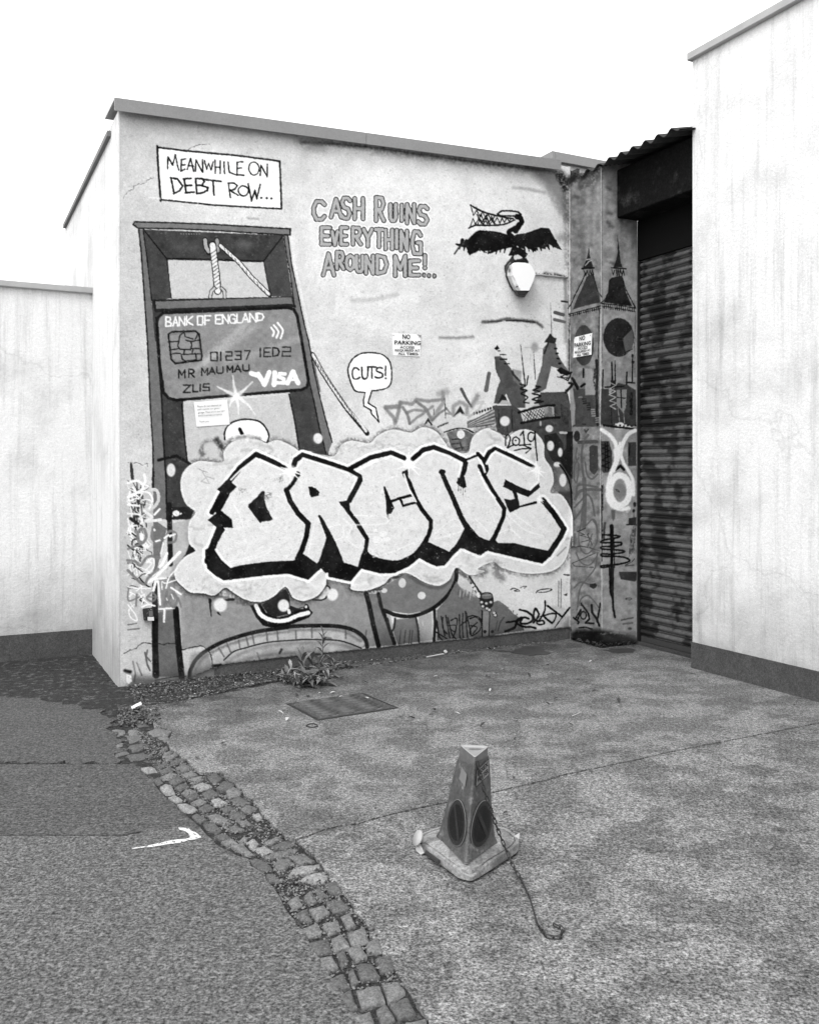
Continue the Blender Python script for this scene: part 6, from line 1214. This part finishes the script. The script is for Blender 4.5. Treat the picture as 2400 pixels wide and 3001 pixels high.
path += gnd; path = [Vector((p.x, p.y, max(p.z, .006))) for p in path]
seg = []; 
for i in range(len(path) - 1):
    L = (path[i + 1] - path[i]).length; n = max(1, int(L / .004)); seg += [path[i].lerp(path[i + 1], k / n) for k in range(n)]
b = MB(); LK = .0285; WK = .0105; rr = .0023; loop = []
for k in range(8): a = -math.pi / 2 + math.pi * k / 7; loop.append(Vector((LK / 2 - WK / 2 + math.cos(a) * WK / 2, math.sin(a) * WK / 2, 0)))
for k in range(8): a = math.pi / 2 + math.pi * k / 7; loop.append(Vector((-LK / 2 + WK / 2 + math.cos(a) * WK / 2, math.sin(a) * WK / 2, 0)))
b.tube(loop, rr, 6, closed=True); me = bpy.data.meshes.new('chain_link'); me.from_pydata([tuple(v) for v in b.v], [], b.f); me.polygons.foreach_set('use_smooth', [True] * len(me.polygons)); me.materials.append(mat('chain_steel', tone(52), .45, var=.3, scale=60, metal=.3, spec=.5))
acc = 0; last = seg[0]; k = 0; pitch = LK - 2 * rr - .001; nxt = pitch / 2
for i in range(1, len(seg)):
    acc += (seg[i] - seg[i - 1]).length
    if acc >= nxt:
        nxt += pitch; d = (seg[min(i + 3, len(seg) - 1)] - seg[max(i - 3, 0)]).normalized()
        side_ = d.cross(Vector((.2, -1, .1)) if k % 2 == 0 else Vector((1, .25, .1))).normalized(); up_ = d.cross(side_)
        o = bpy.data.objects.new('chain_link', me); o.matrix_basis = Matrix.Translation(seg[i] - Vector(chain.location)) @ Matrix((d, side_, up_)).transposed().to_4x4(); link(o, chain); k += 1

# ================================================================== weeds and litter
leaf_mats = [mat('leaf_a', tone(88), .55, var=.2, scale=30), mat('leaf_b', tone(112), .55, var=.2, scale=30), mat('leaf_c', tone(66), .6, var=.2, scale=30), mat('leaf_d', tone(140), .55, var=.2, scale=30)]
def leaf_mesh(b, base, d, up, L, W_, droop=.5, fold=.25):
    d = d.normalized(); s = d.cross(up).normalized(); n = 8; vv = []; ff = []
    for i in range(n + 1):
        f = i / n; wd = W_ * (math.sin(math.pi * min(f * 1.08 + .02, 1)) ** .8) * (1 - .35 * f) * (1 + (.16 if i % 2 else -.10))
        p = base + d * (L * f) + up * (L * (.25 * f - droop * f * f))
        vv += [p - s * wd / 2 + up * wd * fold, p, p + s * wd / 2 + up * wd * fold]
    for i in range(n): a = i * 3; ff += [(a, a + 1, a + 4, a + 3), (a + 1, a + 2, a + 5, a + 4)]
    b.add(vv, ff)
weed = thing('weed', 'leafy wild plant growing at the foot of the mural wall beside the painted mouth', 'plant', on_ground(905, 2002))
random.seed(21)
stems = [(on_ground(870, 2008), Vector((-.08, -.02, .06)), 9, .12), (on_ground(935, 2010), Vector((.07, -.02, .05)), 8, .11), (on_ground(885, 2015), Vector((-.02, -.06, .04)), 8, .12), (on_ground(960, 1985), Vector((.05, .0, .10)), 8, .09), (on_ground(915, 1990), Vector((.0, .0, .16)), 12, .11), (on_ground(1010, 1958), Vector((.02, -.02, .03)), 6, .06), (on_ground(845, 2004), Vector((-.04, -.02, .05)), 7, .08), (on_ground(900, 2003), Vector((-.05, .02, .20)), 13, .115), (on_ground(925, 1995), Vector((.03, .02, .13)), 9, .10), (on_ground(868, 1996), Vector((-.05, 0, .09)), 8, .10), (on_ground(940, 1972, .0), Vector((.02, .01, .30)), 15, .085), (on_ground(905, 2008), Vector((-.02, -.05, .05)), 9, .13), (on_ground(985, 1962), Vector((.02, 0, .05)), 6, .06)]
for base, dv, nl, L in stems:
    b = MB(); b.tube([base, base + dv * .5 + Vector((.005, 0, 0)), base + dv], [.004, .003, .0015], 6); b.build('stem', leaf_mats[2], weed, smooth=True)
    for k in range(nl):
        f = (k + .5) / nl; a = k * 2.4 + random.uniform(-.3, .3); p = base + dv * f
        el_ = .15 + .9 * f + random.uniform(-.15, .15); d = Vector((math.cos(a) * math.cos(el_), math.sin(a) * math.cos(el_) * .8, math.sin(el_)))
        b = MB(); leaf_mesh(b, p, d, UP, L * 1.45 * (1.15 - .6 * f) * random.uniform(.8, 1.15), L * .46 * (1.1 - .5 * f), .25 + .5 * (1 - f)); b.build('leaf', random.choice(leaf_mats[:2] + [leaf_mats[0], leaf_mats[3] if f > .6 else leaf_mats[1]]), weed, smooth=True)
# litter along the foot of the wall: countless chips and leaf scraps
random.seed(3)
def scraps(name, n, fn, m, smin=.004, smax=.016):
    b = MB()
    for k in range(n):
        p = fn(); s = random.uniform(smin, smax) * random.uniform(.5, 1); a = random.random() * 6.28; e = Vector((math.cos(a), math.sin(a), random.uniform(-.5, .5))) * s; g = Vector((-math.sin(a), math.cos(a), random.uniform(-.5, .6))) * s * random.uniform(.3, .8)
        b.add([p + e, p + g + UP * s * .3, p - e + UP * s * random.uniform(0, .6), p - g], [(0, 1, 2), (0, 2, 3)])
    return tag(b.build(name, m), None, None, None, 'stuff')
bands = [(3.93, .85, -.02, .10), (3.6, .62, .0, .10), (3.2, .42, .0, .1), (2.6, .26, .0, .08), (2.1, .18, .0, .05), (1.4, .10, .0, .03), (.7, .05, 0, .02), (0, .03, 0, .02)]
def litter_pt():
    t = random.random() ** .62 * 3.9; ts = [q[0] for q in bands][::-1]; ws = [q[1] for q in bands][::-1]
    wd = float(np.interp(t, ts, ws)); r_ = random.random() ** 1.3; return C0 - U * t + OUT * (.0 + wd * r_) + UP * (random.uniform(0, .028) * (1 - r_) + .001 - (.02 if r_ < .8 else 0))
scraps('leaf_litter', 9500, litter_pt, mat('litter_dark', tone(70), .9, g2=tone(112), patch=50, pmin=.48, pmax=.56))
scraps('pale_litter', 700, litter_pt, mat('litter_pale', tone(170), .9), .003, .011)
def corner_pt():
    p = on_ground(random.uniform(345, 470), random.uniform(2075, 2125)); return p + UP * random.uniform(-.02, .015)
scraps('corner_litter', 1300, corner_pt, mat('litter_dark', tone(70)), .004, .018)
# single fallen leaves on the concrete
lf_pts = [('J', 1380, 215), ('H', 1205, 1395), ('H', 660, 1450), ('H', 920, 1408), ('H', 1655, 1400), ('I', 235, 1345), ('I', 940, 1272), ('I', 640, 1378), ('I', 440, 1400), ('I', 80, 1402), ('I', 900, 1445), ('I', 600, 1300), ('I', 100, 1520), ('K', 410, 80), ('K', 670, 90), ('K', 270, 48), ('K', 335, 42), ('K', 150, 75), ('K', 1220, 185), ('K', 1165, 232), ('K', 1005, 250), ('K', 1050, 255), ('K', 945, 240), ('K', 1430, 218), ('K', 1600, 325), ('L', 960, 28), ('L', 360, 75), ('L', 1190, 120), ('L', 1080, 425), ('L', 1420, 530), ('L', 300, 768), ('L', 1310, 775), ('L', 340, 262), ('L', 800, 310), ('K', 475, 970), ('J', 655, 578), ('J', 890, 460), ('L', 300, 432), ('I', 1545, 1360), ('L', 640, 92), ('L', 605, 140), ('H', 1700, 1170), ('H', 420, 1405), ('H', 870, 1435), ('K', 60, 65), ('L', 1450, 1370), ('L', 210, 1065), ('J', 1405, 275)]
random.seed(9); leaf_list = []
for i, (k, x, y) in enumerate(lf_pts):
    p = on_ground(*c2n(k, x, y)); a = random.random() * 6.28; b = MB(); L = random.uniform(.03, .055) * (1 if p.y > 4.5 else .6)
    leaf_mesh(b, p + UP * .006, Vector((math.cos(a), math.sin(a), .05)), UP, L, L * .5, random.uniform(-.35, .3), random.uniform(.1, .5))
    pale_ = (k, x) in (('H', 1205), ('I', 235), ('I', 940), ('K', 410), ('K', 670), ('K', 270), ('K', 335), ('K', 1430), ('L', 1420), ('J', 1405), ('I', 100), ('J', 1380))
    o = b.build('fallen_leaf', mat('dry_leaf_pale', tone(180), .8) if pale_ else mat('dry_leaf_dark', tone(56), .8), None, smooth=True, origin=p)
    leaf_list.append((o, 'pale' if pale_ else 'dark', c2n(k, x, y))); tag(o, None, 'leaf', 'dry leaves scattered over the concrete')
MARKS = (('the manhole cover', 1000, 2072, 165), ('the traffic cone', 1350, 2400, 130), ('the weed', 905, 1990, 60), ('the rendered pier', 1760, 1890, 60), ('the roller shutter', 1920, 1960, 60), ('the middle of the crack', 1100, 2410, 200), ('the right end of the crack', 1800, 2230, 200), ('the cobbles', 640, 2250, 120), ('the painted MAKMA tag', 1340, 1900, 60))
import collections
grp = collections.defaultdict(list)
for o, tn, (x, y) in leaf_list:
    m_ = min(MARKS, key=lambda q: math.hypot(x - q[1], (y - q[2]) * 1.8) - q[3] * .3); dx, dy = x - m_[1], y - m_[2]
    rel = ('right of' if dx > 0 else 'left of') if abs(dx) > abs(dy) * 1.2 else ('in front of' if dy > 0 else 'behind')
    grp[(tn, rel, m_[0])].append((math.hypot(dx, dy), o))
for (tn, rel, nm), lst in grp.items():
    lst.sort(key=lambda q: q[0])
    for i, (_, o) in enumerate(lst):
        rk = ['', ', second nearest it', ', third nearest it', ', fourth nearest it', ', fifth nearest it', ', sixth nearest it', ', seventh nearest it', ', eighth nearest it', ', ninth nearest it', ', tenth nearest it'][min(i, 9)]
        o['label'] = 'small %s dry leaf %s %s%s' % (tn, rel, nm, rk if i else (', nearest it' if len(lst) > 1 else ''))
# bigger scraps
def scrap(name, label, cat, k, pts, m, h=.006, curl=.01):
    P = [on_ground(*c2n(k, x, y)) for x, y in pts]; c = sum(P, Vector()) / len(P); b = MB()
    b.add([p + UP * (h + curl * abs(mnoise.noise(p * 20))) for p in P] + [c + UP * (h + curl)], [(i, (i + 1) % len(P), len(P)) for i in range(len(P))]); b.add([p + UP * (h * .5 + curl * abs(mnoise.noise(p * 20))) for p in P] + [c + UP * (h * .5 + curl)], [((i + 1) % len(P), i, len(P)) for i in range(len(P))])
    return tag(b.build(name, m, None, origin=P[0]), label, cat)
pw = mat('scrap_white', tone(236), .7)
scrap('paper_scrap', 'white rectangular paper scrap on the earth at the left end of the wall', 'paper', 'J', ((98, 165), (180, 122), (190, 145), (108, 185)), pw, .012, .012)
scrap('white_leaf', 'bright white folded leaf standing in front of the weed', 'leaf', 'H', ((215, 1445), (245, 1400), (258, 1430), (245, 1458)), pw, .02, .03)
scrap('wrapper_scrap', 'small white crumpled wrapper at the right foot of the weed', 'litter', 'H', ((275, 1358), (300, 1350), (318, 1380), (290, 1385)), pw, .01, .02)
scrap('oval_leaf', 'dark oval leaf lying just in front of the weed', 'leaf', 'H', ((48, 1478), (75, 1470), (108, 1480), (80, 1492)), mat('dry_leaf_mid', tone(120), .8))
b = MB(); q0, q1 = on_ground(*c2n('H', 1150, 1224), .008), on_ground(*c2n('H', 1290, 1198), .010); b.tube([q0, q0.lerp(q1, .5), q1], .006, 6); tag(b.build('stick', mat('stick', tone(176), .8), None, origin=q0), 'thin pale stick lying parallel to the wall foot', 'stick')
scrap('crumpled_leaf', 'pale curled leaf touching the right end of the stick', 'leaf', 'H', ((1290, 1190), (1310, 1178), (1328, 1195), (1312, 1205)), mat('dry_leaf_pale', tone(180)), .01, .02)
b = MB(); q0, q1 = on_ground(*c2n('L', 795, 226), .006), on_ground(*c2n('L', 852, 203), .006); b.tube([q0, q1], [.003, .002], 6); tag(b.build('twig', mat('stick', tone(176)), None, origin=q0), 'short pale straw lying alone on the concrete right of the cone', 'twig')
ring_ = [on_ground(*c2n('J', 1622 + 46 * math.cos(a) * (1 + .15 * math.sin(3 * a)), 306 + 15 * math.sin(a)), .005) for a in [2 * math.pi * k / 14 for k in range(14)]]
b = MB(); b.tube(ring_, .003, 5, closed=True); tag(b.build('rubber_band', mat('band', tone(40), .7), None, origin=ring_[0]), 'dark twisted loop of band lying below the manhole cover', 'band')
